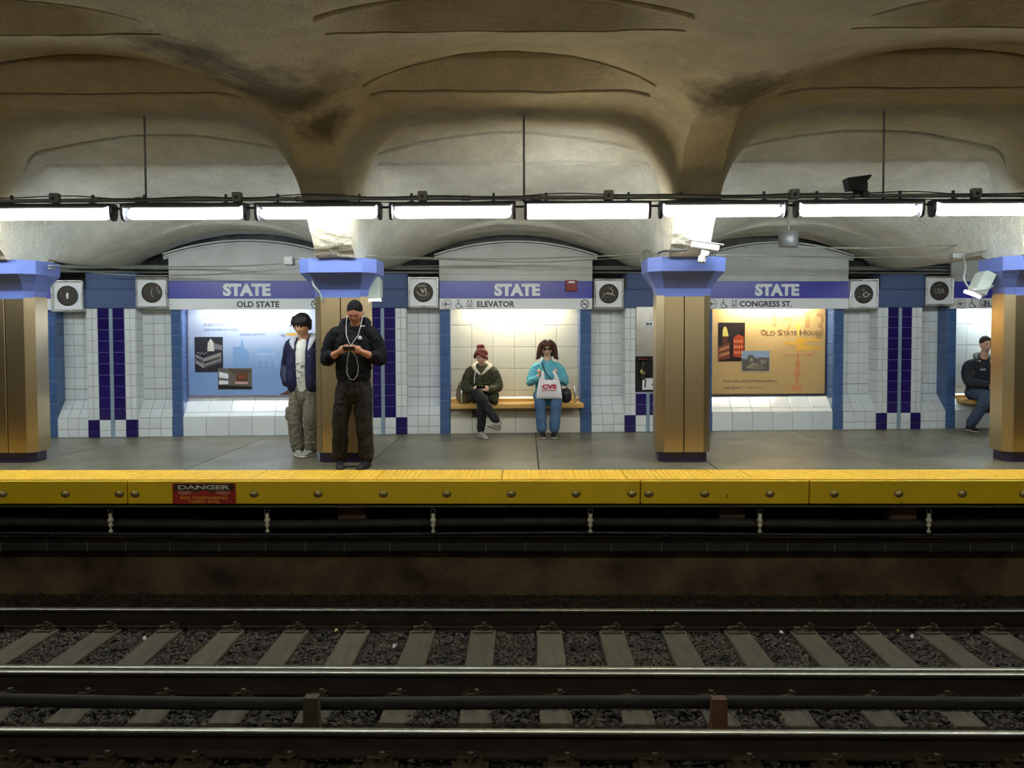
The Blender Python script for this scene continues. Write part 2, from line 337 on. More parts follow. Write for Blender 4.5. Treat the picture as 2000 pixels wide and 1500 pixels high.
ed = MB().box(-9.7, 9.7, 8.74, 9.31, -.22, -.03).build('platform_edge', joint_m); tag(ed, 'long yellow platform edge with domed warning tiles and bolted fascia', 'platform edge')
tme = tm.mesh('tactile_tile', yellow_top)
for k in range(-8, 8): link(tme, 'tactile_tile', ed, Matrix.Translation((-.24+k*tw, 8.712, 0)))
seams = [-9.7, -4.032, 1.157, 2.845, 7.9, 9.7]
for a, b in zip(seams[:-1], seams[1:]):
    MB().box(a+.005, b-.005, 8.70, 8.745, -.245, -.008, bev=.008).build('fascia_panel', yellow_face, ed)
bolt = MB().lathe([(.036, 0), (.036, .006), (.020, .008), (.018, .016), (.008, .018)], 14, Matrix.Rotation(R(90), 4, 'X') @ Matrix.Scale(1.3, 4, (1, 0, 0))).mesh('bolt', mk('worn_bolt', (168, 146, 84), .6, metal=.3, var=.3, scale=40), True)
for x in (-8.0, -7.3, -6.6, -5.95, -5.3, -4.66, -4.11, -3.95, -2.74, -2.09, -1.43, -.79, -.14, .51, 1.07, 1.24, 1.80, 2.45, 3.09, 3.73, 4.36, 4.97, 5.6, 6.3, 7.0): link(bolt, 'bolt', ed, Matrix.Translation((x, 8.70, -.143)))
# danger sign
dg = thing('danger_sign', 'red and black danger sign on the yellow fascia about the third rail', 'sign', (-3.245, 8.70, -.138))
mk('danger_red', (176, 40, 30), .5, var=.1); 
MB().box(-.322, .322, -.004, 0, -.105, .105).build('sign_plate', MATS['danger_red'], dg)
MB().box(-.30, .30, -.0055, -.004, .032, .097).build('header_panel', mk('danger_black', (44, 48, 36), .5), dg)
b = MB()
for a in (150, 158, 166, 174, 14, 6, 22, 30): b.bar((0.0+.05*math.cos(R(a)), .02), (.27*math.cos(R(a)), .028-.09*abs(math.sin(R(a)))), .008, .0012, -.004)
b.build('lightning_rays', mk('danger_pale', (206, 150, 110), .5), dg)
text('DANGER', (0, .064), .53, .045, mk('danger_white', (220, 222, 196), .5), dg, -.0055, bold=.035)
ylw = mk('danger_yellow', (240, 176, 40), .5)
text('NO TRESPASSING', (0, -.044), .48, .03, ylw, dg, -.004, bold=.03); text('THIRD RAIL', (0, -.082), .33, .03, ylw, dg, -.004, bold=.03)

# below the platform
tb = MB().box(-9.7, 9.7, -3, 14, -1.6, -1.44).build('ground', earth); tag(tb, 'dark dirty track bed between the two platforms', 'track bed', kind='structure')
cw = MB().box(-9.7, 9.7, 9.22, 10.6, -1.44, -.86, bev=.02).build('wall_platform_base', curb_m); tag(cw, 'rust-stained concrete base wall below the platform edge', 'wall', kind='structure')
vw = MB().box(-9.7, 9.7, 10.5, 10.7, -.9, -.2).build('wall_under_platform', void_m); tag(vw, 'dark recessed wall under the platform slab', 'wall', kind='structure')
def long_pipe(name, Y, z, r, mat, label, cat='pipe', x0=-9.7, x1=9.7, wob=.004):
    o = MB().tube([(x, Y+wob*math.sin(x*1.3+z*9), z+wob*math.sin(x*.9+Y*5)) for x in np.linspace(x0, x1, 40)], r, 10).build(name, mat, smooth=True); return tag(o, label, cat)
long_pipe('conduit', 8.80, -.285, .014, mk('pale_steel_conduit', (156, 152, 128), .3, metal=.6), 'thin pale steel conduit hung just below the yellow fascia', 'conduit', wob=.002)
long_pipe('cable', 9.0, -.50, .045, mk('dusty_cable', (58, 56, 50), .7, var=.25), 'thick dusty cable, upper one under the platform edge', 'cable', wob=.012)
long_pipe('cable', 9.02, -.62, .016, dark_metal, 'thin dark cable below the thick dusty cable under the platform', 'cable', wob=.01)
cv = MB().box(-9.7, 9.7, 8.98, 9.2, -.80, -.71, bev=.01).build('cover_board', mk('cover_board', (50, 46, 40), .7, var=.25, scale=3)); tag(cv, 'dark third-rail cover board running along above the base wall', 'cover board')
clip = MB().box(-.006, .006, 8.966, 8.982, -.80, -.70).mesh('clip', mk('clip_steel', (110, 106, 92), .5, metal=.3))
for k in range(-16, 17): link(clip, 'clip', cv, Matrix.Translation((k*.46+.05*math.sin(k*5), 0, 0)))
hg = None
for i, px in enumerate((216, 522, 846, 1153, 1484, 1814)):
    p = atY(px, 1010, 8.9); desc = ['below the danger sign, to its left', 'under the fascia just right of the danger sign', 'below the seated red-haired person', 'below the platform near the turquoise-jacketed person', 'under the tan poster', 'rightmost under the platform edge']
    o = thing('insulator_hanger', 'pale porcelain insulator hanger '+desc[i], 'insulator', (p.x, 8.9, -.25), group='insulator hangers under the platform edge')
    MB().box(-.003, .003, -.003, .003, -.09, 0).build('rod', dark_metal, o)
    MB().box(-.024, -.018, -.012, .012, -.16, -.09).box(.018, .024, -.012, .012, -.16, -.09).box(-.024, .024, -.012, .012, -.092, -.086).build('clevis', steel_clean, o)
    MB().lathe([(.008, -.335), (.022, -.325), (.022, -.305), (.009, -.30), (.011, -.275), (.024, -.265), (.027, -.245), (.017, -.235), (.020, -.225), (.031, -.215), (.031, -.185), (.018, -.175), (.024, -.155), (.01, -.13)], 12).build('insulator', insul_m, o, True)
for i, x in enumerate((-5.0, -2.95, -1.35, 2.9)):
    pass
# walls closing the far ends of the void and bracket posts
for k, px in enumerate((105, 525, 815, 1300)):
    p = atY(px, 1040, 9.25); o = MB().box(p.x-.03, p.x+.03, 9.22, 9.3, -.72, -.22).build('bracket_post', mk('bracket', (46, 44, 38), .8)); tag(o, ['dark steel post under the platform at the far left', 'dark steel post under the platform right of the danger sign', 'dark steel post under the platform left of the bench', 'dark steel post under the platform by the fascia seam'][k], 'post')
for k, (px0, px1) in enumerate(((660, 715), (1405, 1455), (1738, 1790))):
    a = atY(px0, 1005, 9.1).x; c = atY(px1, 1005, 9.1).x; o = MB().box(a, c, 9.08, 9.3, -.50, -.26, bev=.01).build('timber_block', mk('timber_block', (104, 76, 52), .8, var=.2)); tag(o, ['brown timber block under the phone-holding person', 'brown timber block under the tan poster', 'brown timber block under the platform near the right end'][k], 'block')

# ------------------------------------------------------------------ tracks
def rail(track, Y, name='rail', h=.165, top=-1.163, yaw=0):
    b = top-h; m = MB()
    prof = [(-.07, 0), (.07, 0), (.07, .012), (.012, .03), (.009, .12), (.034, .135), (.036, h-.004), (-.036, h-.004), (-.034, .135), (-.009, .12), (-.012, .03), (-.07, .012)]
    m.prism([(Y+y, b+z) for y, z in prof], -9.7, 9.7, 'x'); r = m.build(name, rail_m, track)
    t = MB().prism([(Y+.037*math.cos(R(a)), top-.012+.014*math.sin(R(a))**.8) for a in range(0, 181, 12)], -9.7, 9.7, 'x', cap=False).build('running_surface', rail_top, r, True)
    return r
far = thing('railway_track', 'far railway track nearest the yellow platform edge, on timber sleepers', 'railway track')
near = thing('railway_track', 'near railway track at the bottom of the view, on timber sleepers', 'railway track')
rail(far, 8.235); rail(far, 6.69); gr = rail(far, 6.80, 'guard_rail', .15, -1.168)
rail(near, 5.69); rail(near, 4.2)
def sleeper_mesh(k):
    rr = random.Random(k); m = MB(); n = 8; x0, x1 = -.24, 0; ys = np.linspace(0, 2.45, n)
    vs = []
    for y in ys:
        j0, j1 = rr.uniform(-.006, .006), rr.uniform(-.006, .006)
        vs += [(x0+j0, y, -.09), (x0+j0, y, -.008), (x0+.008+j0, y, 0), (x1-.008+j1, y, rr.uniform(-.003, .003)), (x1+j1, y, -.008), (x1+j1, y, -.09)]
    fs = [(i*6+j, i*6+(j+1) % 6, (i+1)*6+(j+1) % 6, (i+1)*6+j) for i in range(n-1) for j in range(6)]+[tuple(range(6))[::-1], tuple(range((n-1)*6, n*6))]
    return m.add(vs, fs).mesh('sleeper', sleeper_m)
SM = [sleeper_mesh(k) for k in range(5)]
pl = MB().box(-.09, .09, -.17, .17, 0, .02, bev=.004).box(-.085, -.03, -.12, -.07, .02, .045).box(.03, .085, -.12, -.07, .02, .045).mesh('tie_plate', rust_m)
cl = MB().tube([(-.06, -.10, .05), (.02, -.11, .055), (.05, -.10, .07), (.06, -.07, .05), (-.02, -.06, .045)], .009, 6).box(.0, .03, -.115, -.085, .02, .09).mesh('rail_clip', rust_m)
def sleepers(track, y0, rails, xoff, jit):
    for k in range(-14, 15):
        x = xoff+.6*k+random.uniform(-jit, jit)
        s = link(random.choice(SM), 'sleeper', track, Matrix.Translation((x, y0, -1.345)) @ Matrix.Rotation(random.uniform(-.006, .006), 4, 'Z'))
        for ry in rails:
            if abs(x) > 7: continue
            link(pl, 'tie_plate', s, Matrix.Translation((-.12, ry-y0, -.003))); link(cl, 'rail_clip', s, Matrix.Translation((-.11+random.uniform(-.01, .01), ry-y0-.02, 0)) @ Matrix.Rotation(random.uniform(-.2, .2), 4, 'Z'))
sleepers(far, 6.47, (8.235, 6.69), .327, .012)
sleepers(near, 3.96, (5.69,), -.268, .03)
def ballast():
    rr = np.random.default_rng(3); V = []; Fc = []; n = 0
    base = np.array([(1, 0, 0), (-1, 0, 0), (0, 1, 0), (0, -1, 0), (0, 0, 1), (0, 0, -1)], float)
    fc = np.array([(0, 2, 4), (2, 1, 4), (1, 3, 4), (3, 0, 4), (2, 0, 5), (1, 2, 5), (3, 1, 5), (0, 3, 5)])
    def fill(x0, x1, y0, y1, z, dens, sz, skip=None):
        nonlocal n
        cnt = int((x1-x0)*(y1-y0)*dens)
        for _ in range(cnt):
            x = rr.uniform(x0, x1); y = rr.uniform(y0, y1)
            if skip and skip(x, y): continue
            s = rr.uniform(.55, 1.25)*sz; v = base*(s*rr.uniform(.6, 1.15, (6, 1)))+rr.normal(0, s*.13, (6, 3))
            v[:, 2] *= .75; a = rr.uniform(0, 6.28); c, d = math.cos(a), math.sin(a); tl = rr.uniform(-.7, .7)
            v = v @ np.array([[1, 0, 0], [0, math.cos(tl), -math.sin(tl)], [0, math.sin(tl), math.cos(tl)]]) @ np.array([[c, -d, 0], [d, c, 0], [0, 0, 1]])
            V.append(v+[x, y, z+rr.uniform(-.5, .5)*sz]); Fc.append(fc+n); n += 6
    f = lambda off: (lambda x, y: ((off-x) % .6) < .25)
    fill(-6.6, 6.6, 6.75, 8.2, -1.385, 1500, .026, f(.327))
    fill(-5.4, 5.4, 5.7, 6.6, -1.365, 1300, .030, lambda x, y: (5.75 < y < 6.40) and ((-.268-x) % .6) < .24)
    fill(-7.2, 7.2, 8.33, 9.17, -1.315, 1100, .020)
    fill(-5, 5, 4.5, 5.7, -1.40, 1100, .03)
    co = np.concatenate(V); fs = np.concatenate(Fc)
    me = bpy.data.meshes.new('ballast'); me.from_pydata(co.tolist(), [], fs.tolist()); me.materials.append(ballast_m)
    me.update(); o = link(me, 'ballast'); tag(o, 'loose dark crushed stone between sleepers and around the rails', 'ballast', kind='stuff')
ballast()
tb2 = MB().box(-9.7, 9.7, 4, 9.25, -1.44, -1.405).build('ballast_bed', earth, tb)
MB().prism([(8.32, -1.40), (8.34, -1.345), (8.5, -1.315), (9.218, -1.33), (9.218, -1.40)], -9.7, 9.7, 'x').build('ballast_shoulder', mk('shoulder_dirt', (84, 68, 46), .95, var=.35, scale=7, bump=.5, bscale=18), tb)
long_pipe('cable_pipe', 6.22, -1.205, .046, mk('dark_pipe', (34, 28, 22), .85, var=.3), 'dark round pipe lying between the two tracks', 'pipe', wob=.012)
for i, px in enumerate((608, 1405)):
    p = atY(px, 1400, 6.05); o = thing('pipe_support', ['dark iron pipe support between the tracks, below the dark-clothed phone holder', 'rusty, painted orange-lit pipe support between the tracks, right of the picture middle'][i], 'support', (p.x, 6.08, -1.40))
    mm = mk('support_dark', (60, 50, 34), .8) if i == 0 else mk('support_rust_orange_lit', (96, 62, 34), .8, var=.3)  # second stand's rust tone also carries the orange light falling on it
    MB().prism([(-.10, 0), (.10, 0), (.055, .12), (.05, .30), (-.05, .30), (-.055, .12)], -.05, .03, 'y').build('bracket', mm, o)
    MB().box(-.13, .13, -.09, .12, 0, .02, bev=.004).build('base_plate', mm, o)
# litter on the ballast
for i, (px, py, c, what) in enumerate(((656, 1234, (214, 220, 150), 'pale yellow'), (282, 1248, (225, 225, 220), 'white left'), (770, 1263, (230, 228, 224), 'white middle'), (1526, 1238, (228, 228, 232), 'bluish white'), (1752, 1232, (222, 200, 60), 'bright yellow'), (1782, 1245, (220, 212, 212), 'flat off-white'))):
    r = ray(px, py); t = (-1.35-EYE)/r.z; p = r*t
    o = MB(); vs = [(.022*math.cos(a)*random.uniform(.5, 1.3), .03*math.sin(a)*random.uniform(.5, 1.3), random.uniform(0, .03)) for a in np.linspace(0, 5.5, 7)]
    vs += [(x*.6, y*.6, z+.02) for x, y, z in vs]; o.add(vs, [tuple(range(7)), tuple(range(7, 14))]+[(k, (k+1) % 7, 7+(k+1) % 7, 7+k) for k in range(7)])
    ob = o.build('litter_scrap', mk('litter_%d' % i, c, .7)); ob.location = (p.x, p.y, -1.36)
    tag(ob, ['crumpled pale yellow scrap of litter by the far rail, left of middle', 'small white litter scrap on the ballast at the left', 'tiny white paper scrap on the ballast near the middle', 'bluish white litter scrap beside a sleeper right of middle', 'bright yellow litter scrap near the far rail at the right', 'flat off-white litter scrap on the ballast at the right'][i], 'litter', 'litter on the ballast', kind='thing')

# ------------------------------------------------------------------ columns
def column(i, x):
    desc = ['leftmost brass-toned steel-clad column with blue flared capital', 'steel-clad column behind the person in black with headphones, blue capital', 'steel-clad column right of the bench with white camera on its blue capital', 'rightmost steel-clad column hiding part of a seated person'][i] if 0 <= i < 4 else 'steel-clad column beyond the frame'
    t = thing('column', desc, 'column', (x, 9.85, 0), group='steel-clad platform columns')
    def octo(a, d0, d1, c): return [(-a, d0), (a, d0), (a+c, d0+c), (a+c, d1-c), (a, d1), (-a, d1), (-a-c, d1-c), (-a-c, d0+c)]
    MB().prism(octo(.205, .03, .38, .07), 0, .125, 'z').build('base', base_tile, t)
    # cladding: separate folded sheets with a seam between them
    for sx, nm in ((-1, 'front_sheet'), (1, 'front_sheet')):
        a, c = sorted((sx*.004, sx*.226)); MB().box(a, c, 0, .02, .115, 1.91, bev=.006).build(nm, steel, t)
    for sx in (-1, 1):
        MB().prism([(sx*.228, .002), (sx*.3035, .0775), (sx*.285, .09), (sx*.215, .02)], .115, 1.91, 'z').build('corner_sheet', steel, t)
        MB().box(*sorted((sx*.285, sx*.305)), .082, .33, .115, 1.91, bev=.004).build('side_sheet', steel, t)
    MB().box(-.285, .285, .32, .405, .115, 1.91, bev=.02).build('back_sheet', steel, t)
    # capital
    m = MB(); prof = [(1.88, .222, .0), (1.97, .232, -.02), (2.06, .262, -.10), (2.12, .285, -.18), (2.15, .297, -.235), (2.305, .297, -.25)]
    vs = []
    for z, a, d in prof: vs += [(p[0], p[1], z) for p in octo(a, d, .40-d*.6, .075+max(0, -d)*.25)]
    n = 8; fs = [(k*n+i, k*n+(i+1) % n, (k+1)*n+(i+1) % n, (k+1)*n+i) for k in range(len(prof)-1) for i in range(n)]+[tuple(range(n))[::-1], tuple(range((len(prof)-1)*n, len(prof)*n))]
    m.add(vs, fs); m.build('capital', paint_blue, t)
    return t
for i, x in enumerate((-5.93, -2.09, 1.80, 5.72)): column(i, x)

# ------------------------------------------------------------------ tiled wall
PC = [-9.75, -5.90, -2.07, 1.825, 5.66, 9.5]
FINS = [(-6.824, -6.675), (-5.078, -4.927), (-2.98, -2.83), (-1.244, -1.095), (.817, .984), (2.65, 2.80), (4.647, 4.805), (6.403, 6.556), (8.40, 8.55)]
NICHES = [(-8.75, -6.824), (-4.927, -2.98), (-1.095, .817), (2.80, 4.647), (6.556, 8.40)]
FLANKS = [(-6.675, -6.24, 1), (-5.56, -5.078, -1), (-2.83, -2.41, 1), (-1.73, -1.244, -1), (.984, 1.485, 1), (2.165, 2.65, -1), (4.805, 5.32, 1), (6.0, 6.403, -1)]
PROF = [(0, 0), (0, .275), (.25, .52), (.25, 2.25), (.7, 2.25), (.7, 0)]
NAMES = ['beyond the leftmost column', 'behind the blue poster', 'behind the bench with two seated people', 'behind the tan poster', 'behind the bench at the right end']
slope = math.atan2(.245, .25); sl_len = math.hypot(.25, .245)
def small_tiles(parent, s0, s1, mat, cw=.158):
    n = max(1, round((s1-s0)/cw)); w = (s1-s0)/n
    for i in range(n):
        s = s0+(i+.5)*w
        for r in range(9):
            z = .52+.075+.158*r
            if r == 8: z = 1.85-.0
            put_tile(parent, tile_mesh(w, .158 if r else .15, mat), s, .25, .60+.158*r)
        for k in range(2): put_tile(parent, tile_mesh(w, sl_len/2-.002, mat), s, .25*(k+.5)/2, .275+.245*(k+.5)/2, tilt=-(math.pi/2-slope))
        put_tile(parent, tile_mesh(w, .158, mat), s, 0, .196); put_tile(parent, tile_mesh(w, .115, mat), s, 0, .058)
for i, (a, b_) in enumerate(NICHES):
    o = MB().prism(PROF, a, b_, 'x').build('wall_niche', grout); o.matrix_world = W
    tag(o, 'large-tiled recessed wall niche '+NAMES[i], 'wall', kind='structure')
    nt_ = niche_tile if i == 2 else white_tile; n = 6; w = (b_-a)/n
    for k in range(n):
        s = a+(k+.5)*w
        for r in range(5):
            z0 = .52 if r == 0 else .618+.324*(r-1); z1 = .618+.324*r if r < 4 else 1.95
            if r == 0 : z1 = .618
            put_tile(o, tile_mesh(w, z1-z0, nt_), s, .25, (z0+z1)/2)
        put_tile(o, tile_mesh(w, sl_len*.75, nt_), s, .25*(1-.375), .275+.245*(1-.375), tilt=-(math.pi/2-slope))
        put_tile(o, tile_mesh(w, sl_len*.25, nt_), s, .25*.125, .275+.245*.125, tilt=-(math.pi/2-slope))
        put_tile(o, tile_mesh(w, .275, nt_), s, 0, .1375)
for i, (a, b_) in enumerate(FINS):
    # blue fin stands between flank and niche at the front plane
    names = ['right of the leftmost column', 'at the left edge of the blue poster', 'behind the person in the navy jacket', 'at the left end of the middle bench', 'at the right end of the middle bench', 'just right of the third column', 'at the right edge of the tan poster', 'left of the right bench', 'beyond the right column']
    o = MB().box(a+.004, b_-.004, .004, .6, 0, 2.2).build('tiled_fin', grout_light); o.matrix_world = W; tag(o, 'narrow blue tiled fin '+names[i], 'wall fin', kind='structure')
    for r in range(12):
        z = .085+.161*r
        put_tile(o, tile_mesh(b_-a-.006, .161, blue_tile), (a+b_)/2, .004, z)
        side = a+.002 if (a+b_)/2 > 0 else b_-.002
        put_tile(o, tile_mesh(.25, .161, blue_tile), side, .13, z, yaw=R(90 if side > (a+b_)/2 else -90))
for i, (a, b_, sd) in enumerate(FLANKS):
    names = ['left of the first indigo pilaster', 'between the first indigo pilaster and the blue poster', 'hidden behind the second column', 'left of the middle bench', 'right of the middle bench', 'behind the third column', 'right of the tan poster', 'left of the right bench']
    o = MB().prism(PROF, a, b_, 'x').build('wall_flank', grout); o.matrix_world = W; tag(o, 'small white tiled wall strip '+names[i], 'wall', kind='structure')
    small_tiles(o, a, b_, white_tile)
for i, c in enumerate(PC[1:-1]):
    names = ['left of the blue poster', 'right of the person in black, partly hidden', 'with fire hose cabinet, beside the third column', 'right of the tan poster']
    o = MB().box(c-.34, c+.34, -.02, .6, 0, 2.3).build('tiled_pilaster', grout); o.matrix_world = W; tag(o, 'white pilaster with two indigo tile stripes '+names[i], 'pilaster', kind='structure')
    dk = grout_light
    cabinet = i == 2
    for sx in (-1, 1):
        MB().box(*sorted((c+sx*.026, c+sx*.183)), -.0225, -.019, .25, 1.85).build('joint_backing', dk, o)
        for r in range(12):
            z = .05 if r == 0 else .175 if r == 1 else .25+.0805+.161*(r-2)
            h = .095 if r == 0 else .155 if r == 1 else .161
            if cabinet and z > .62: continue
            put_tile(o, tile_mesh(.157, h, white_tile if r < 2 else indigo_tile), c+sx*.1045, -.022, z)
        for r in range(12):
            z = .05 if r == 0 else .175 if r == 1 else .25+.0805+.161*(r-2); h = .095 if r == 0 else .155 if r == 1 else .161
            if r < 2: put_tile(o, tile_mesh(.157, h, indigo_tile), c+sx*.262, -.02, z)
            else:
                for q in (.2235, .302): put_tile(o, tile_mesh(.0785, h, white_tile), c+sx*q, -.02, z)
            put_tile(o, tile_mesh(.27, h, white_tile if r > 1 else indigo_tile), c+sx*.34, .115, z, yaw=R(90*sx))
    MB().box(c-.025, c+.025, -.034, -.02, 0, 1.86 if not cabinet else .62).build('divider_strip', strip_m, o)
    # painted steel box over the pilaster
    bx = thing('capital_box', 'blue-grey painted steel box above the indigo-striped pilaster '+names[i], 'box', M=W @ Matrix.Translation((c, 0, 1.84)))
    MB().box(-.372, .372, -.06, .3, 0, .27, bev=.008).build('box_body', paint_navy, bx); MB().box(-.33, .37, -.055, .3, .27, .50, bev=.008).build('box_upper', paint_navy, bx)
# dark cavity over the pilasters
cvb = MB().box(-9, 9.6, .62, .7, 1.8, 3.2).build('wall_back', mk('cavity_wall', (84, 86, 84), .9, var=.3)); cvb.matrix_world = W; tag(cvb, 'grimy back wall of the cavity above the pilasters', 'wall', kind='structure')
for k, (z, r_, y) in enumerate(((2.42, .022, .10), (2.37, .018, .12), (2.46, .012, .14))):
    o = MB().tube([(s, y+.01*math.sin(s*2), z+.006*math.sin(s*1.7+k)) for s in np.linspace(-9, 9.5, 40)], r_, 8).build('wall_conduit', dark_pipe, smooth=True); o.matrix_world = W; tag(o, ['thick dark conduit running above the pilasters along the wall', 'lower dark conduit along the wall above the pilasters', 'thin upper conduit along the wall above the pilasters'][k], 'conduit')
# ------------------------------------------------------------------ signs
SIG = [(-8.9, -6.665, ''), (-5.077, -2.83, 'OLD STATE'), (-1.246, .991, 'ELEVATOR'), (2.65, 4.844, 'CONGRESS ST.'), (6.427, 8.6, 'ELEVATOR')]
def pictos(sg, x, y, h=.15):
    dk = letter_dark
    m = MB().ring((x, 0), h*.42, h*.05, .002, y); m.bar((x-h*.22, 0), (x+h*.26, 0), h*.09, .002, y); m.bar((x-h*.27, -h*.02), (x+h*.0, h*.2), h*.09, .002, y); m.bar((x-h*.27, h*.02), (x, -h*.2), h*.09, .002, y); m.build('arrow_pictogram', dk, sg).location.z = -.155
    x2 = x+h*1.12; m = MB().ring((x2, -h*.15), h*.27, h*.06, .002, y, a0=100, a1=350); m.disc((x2-h*.03, h*.38), h*.07, .002, y, 12); m.bar((x2-h*.03, h*.32), (x2+.0, -h*.08), h*.07, .002, y); m.bar((x2, -h*.08), (x2+h*.25, -h*.1), h*.06, .002, y); m.bar((x2, h*.12), (x2+h*.2, h*.1), h*.05, .002, y); m.bar((x2+h*.24, -h*.08), (x2+h*.36, -h*.36), h*.07, .002, y); m.bar((x2+h*.34, -h*.36), (x2+h*.46, -h*.32), h*.05, .002, y); m.build('wheelchair_pictogram', dk, sg).location.z = -.155
    x3 = x+h*2.2; m = MB()
    for a, c in (((-.3, -.42), (.3, -.42)), ((-.3, .12), (.3, .12)), ((-.3, -.42), (-.3, .12)), ((.3, -.42), (.3, .12))): m.bar((x3+a[0]*h, a[1]*h), (x3+c[0]*h, c[1]*h), h*.03, .002, y)
    for q in (-.14, 0, .14): m.bar((x3+q*h, -.3*h), (x3+q*h, -.06*h), h*.07, .002, y); m.disc((x3+q*h, -.0*h), h*.045, .002, y, 8)
    m.bar((x3-.16*h, .16*h), (x3-.16*h, .36*h), h*.05, .002, y); m.prism([(x3-.27*h, .3*h), (x3-.05*h, .3*h), (x3-.16*h, .44*h)], y-.002, y, 'y'); m.bar((x3+.16*h, .22*h), (x3+.16*h, .44*h), h*.05, .002, y); m.prism([(x3+.05*h, .3*h), (x3+.27*h, .3*h), (x3+.16*h, .16*h)], y-.002, y, 'y'); m.build('lift_pictogram', dk, sg).location.z = -.155
for i, (a, b_, word) in enumerate(SIG):
    c = (a+b_)/2; hw = (b_-a)/2
    lab = ['partly hidden white and blue sign panel left of the leftmost column', 'blue and white station sign reading STATE over OLD STATE', 'blue and white station sign reading STATE with lift pictograms, over the middle bench', 'blue and white station sign reading STATE over CONGRESS ST.', 'blue and white station sign cut off by the rightmost column'][i]
    sg = thing('station_sign', lab, 'sign', M=W @ Matrix.Translation((c, 0, 2.05)), group='station signs')
    Y0 = -.06
    MB().box(-hw, hw, Y0, Y0+.05, -.23, -.072, bev=.003).build('white_band', sign_white, sg)
    MB().box(-hw, hw, Y0, Y0+.05, -.071, .179, bev=.003).build('blue_band', sign_blue, sg)
    MB().box(-hw, hw, Y0, Y0+.05, .180, .212, bev=.003).build('upper_strip', panel_grey, sg)
    MB().box(-hw, hw, Y0+.012, Y0+.05, .213, .272, bev=.003).build('upper_strip', panel_grey, sg)
    MB().box(-hw, hw, Y0+.004, Y0+.05, .273, .36, bev=.003).build('upper_strip', panel_grey, sg)
    # arched header with stepped mouldings
    def arch(k, n=24, top=.77, hh=.575, wid=hw): 
        return [(wid*math.cos(math.pi*(1-j/n))*1.0, hh+(top-hh)*(1-(abs(2*j/n-1))**2.0)) for j in range(n+1)]
    pts = [(-hw, .361), (hw, .361), (hw, .47), (hw-.02, .53)]+[(-(x), z) for x, z in []]
    n = 28; ar = [(hw*1.06*(1-2*j/n), .565+(.765-.565)*(1-(1-2*j/n)**2)) for j in range(n+1)]
    inn = [(hw*1.0*(1-2*j/n), .525+(.735-.525)*(1-(1-2*j/n)**2)) for j in range(n+1)]
    MB().prism([(-hw, .361), (hw, .361), (hw, .45)]+inn+[(-hw, .45)], Y0+.01, Y0+.05, 'y').build('arched_panel', panel_grey, sg)
    for q, dz in ((-.02, -.0), (.0, -.035), (.02, -.06)):
        o1 = [(x, z+dz) for x, z in ar]; o2 = [(x, z+dz-.022) for x, z in ar][::-1]
        MB().prism(o1+o2, Y0-.02+q, Y0+.05, 'y').build('arched_moulding', panel_grey, sg)
    if i: text('STATE', ({1: -.0, 2: 0.02, 3: .0, 4: .0}[i]+({1: onW(484, 567)[0]-c, 2: onW(1007, 567)[0]-c, 3: onW(1515, 567)[0]-c, 4: .2}[i]), .052), .67, .182, letter_white, sg, Y0, bold=.055)
    if word == 'OLD STATE': text(word, (onW(506, 594)[0]-c, -.155), .60, .088, letter_dark, sg, Y0, bold=.03)
    if word == 'ELEVATOR': text(word, ((onW(968, 593)[0]-c) if i == 2 else -.55+.26, -.155), .545, .088, letter_dark, sg, Y0, bold=.03)
    if word == 'CONGRESS ST.': text(word, (onW(1493, 592)[0]-c, -.155), .79, .088, letter_dark, sg, Y0, bold=.03)
    if i in (2, 3, 4): pictos(sg, {2: onW(873, 593)[0]-c, 3: onW(1389, 592)[0]-c, 4: onW(1873, 590)[0]-c}[i], Y0)
    if i in (1, 2):
        px = {1: 618, 2: 1141}[i]; x = onW(px, 594)[0]-c; m = MB().ring((x, -.155), .06, .013, .002, Y0); m.bar((x-.04, -.115), (x+.04, -.195), .014, .002, Y0); m.bar((x-.04, -.16), (x+.04, -.152), .014, .002, Y0); m.bar((x+.01, -.12), (x+.035, -.135), .008, .002, Y0); m.build('no_smoking_pictogram', letter_dark, sg)
# red alarm strobe on the middle sign
s, z = onW(1116, 558, -.1); al = thing('alarm_strobe', 'small dark red alarm strobe mounted on the middle station sign', 'alarm', M=W @ Matrix.Translation((s, -.062, z)))
MB().box(-.085, .085, -.05, 0, -.08, .08, bev=.008).build('housing', red_m, al); MB().box(-.05, .05, -.065, -.05, .035, .065, bev=.008).build('strobe_lens', letter_white, al); MB().box(-.06, .06, -.055, -.05, -.06, .01, bev=.003).build('grille', red_m, al)
# lamp trays hidden behind the signs: real fluorescent battens lighting the niches
NC = [(.9, 1, .97), (.95, 1, 1), (1, .93, .72), (1, .9, .68), (.85, 1, .93)]
for i, (a, b_) in enumerate(NICHES):
    c = (a+b_)/2
    lt = thing('niche_batten', 'fluorescent batten tucked behind the station sign '+NAMES[i], 'lamp', M=W @ Matrix.Translation((c, .10, 1.93)))
    MB().box(-.66, .66, -.04, .04, .03, .06).build('housing', sign_white, lt)
    MB().tube([(-.62, 0, 0), (.62, 0, 0)], .019, 10).build('tube', emit('batten_glow_%d' % i, NC[i], NICHE), lt, True)

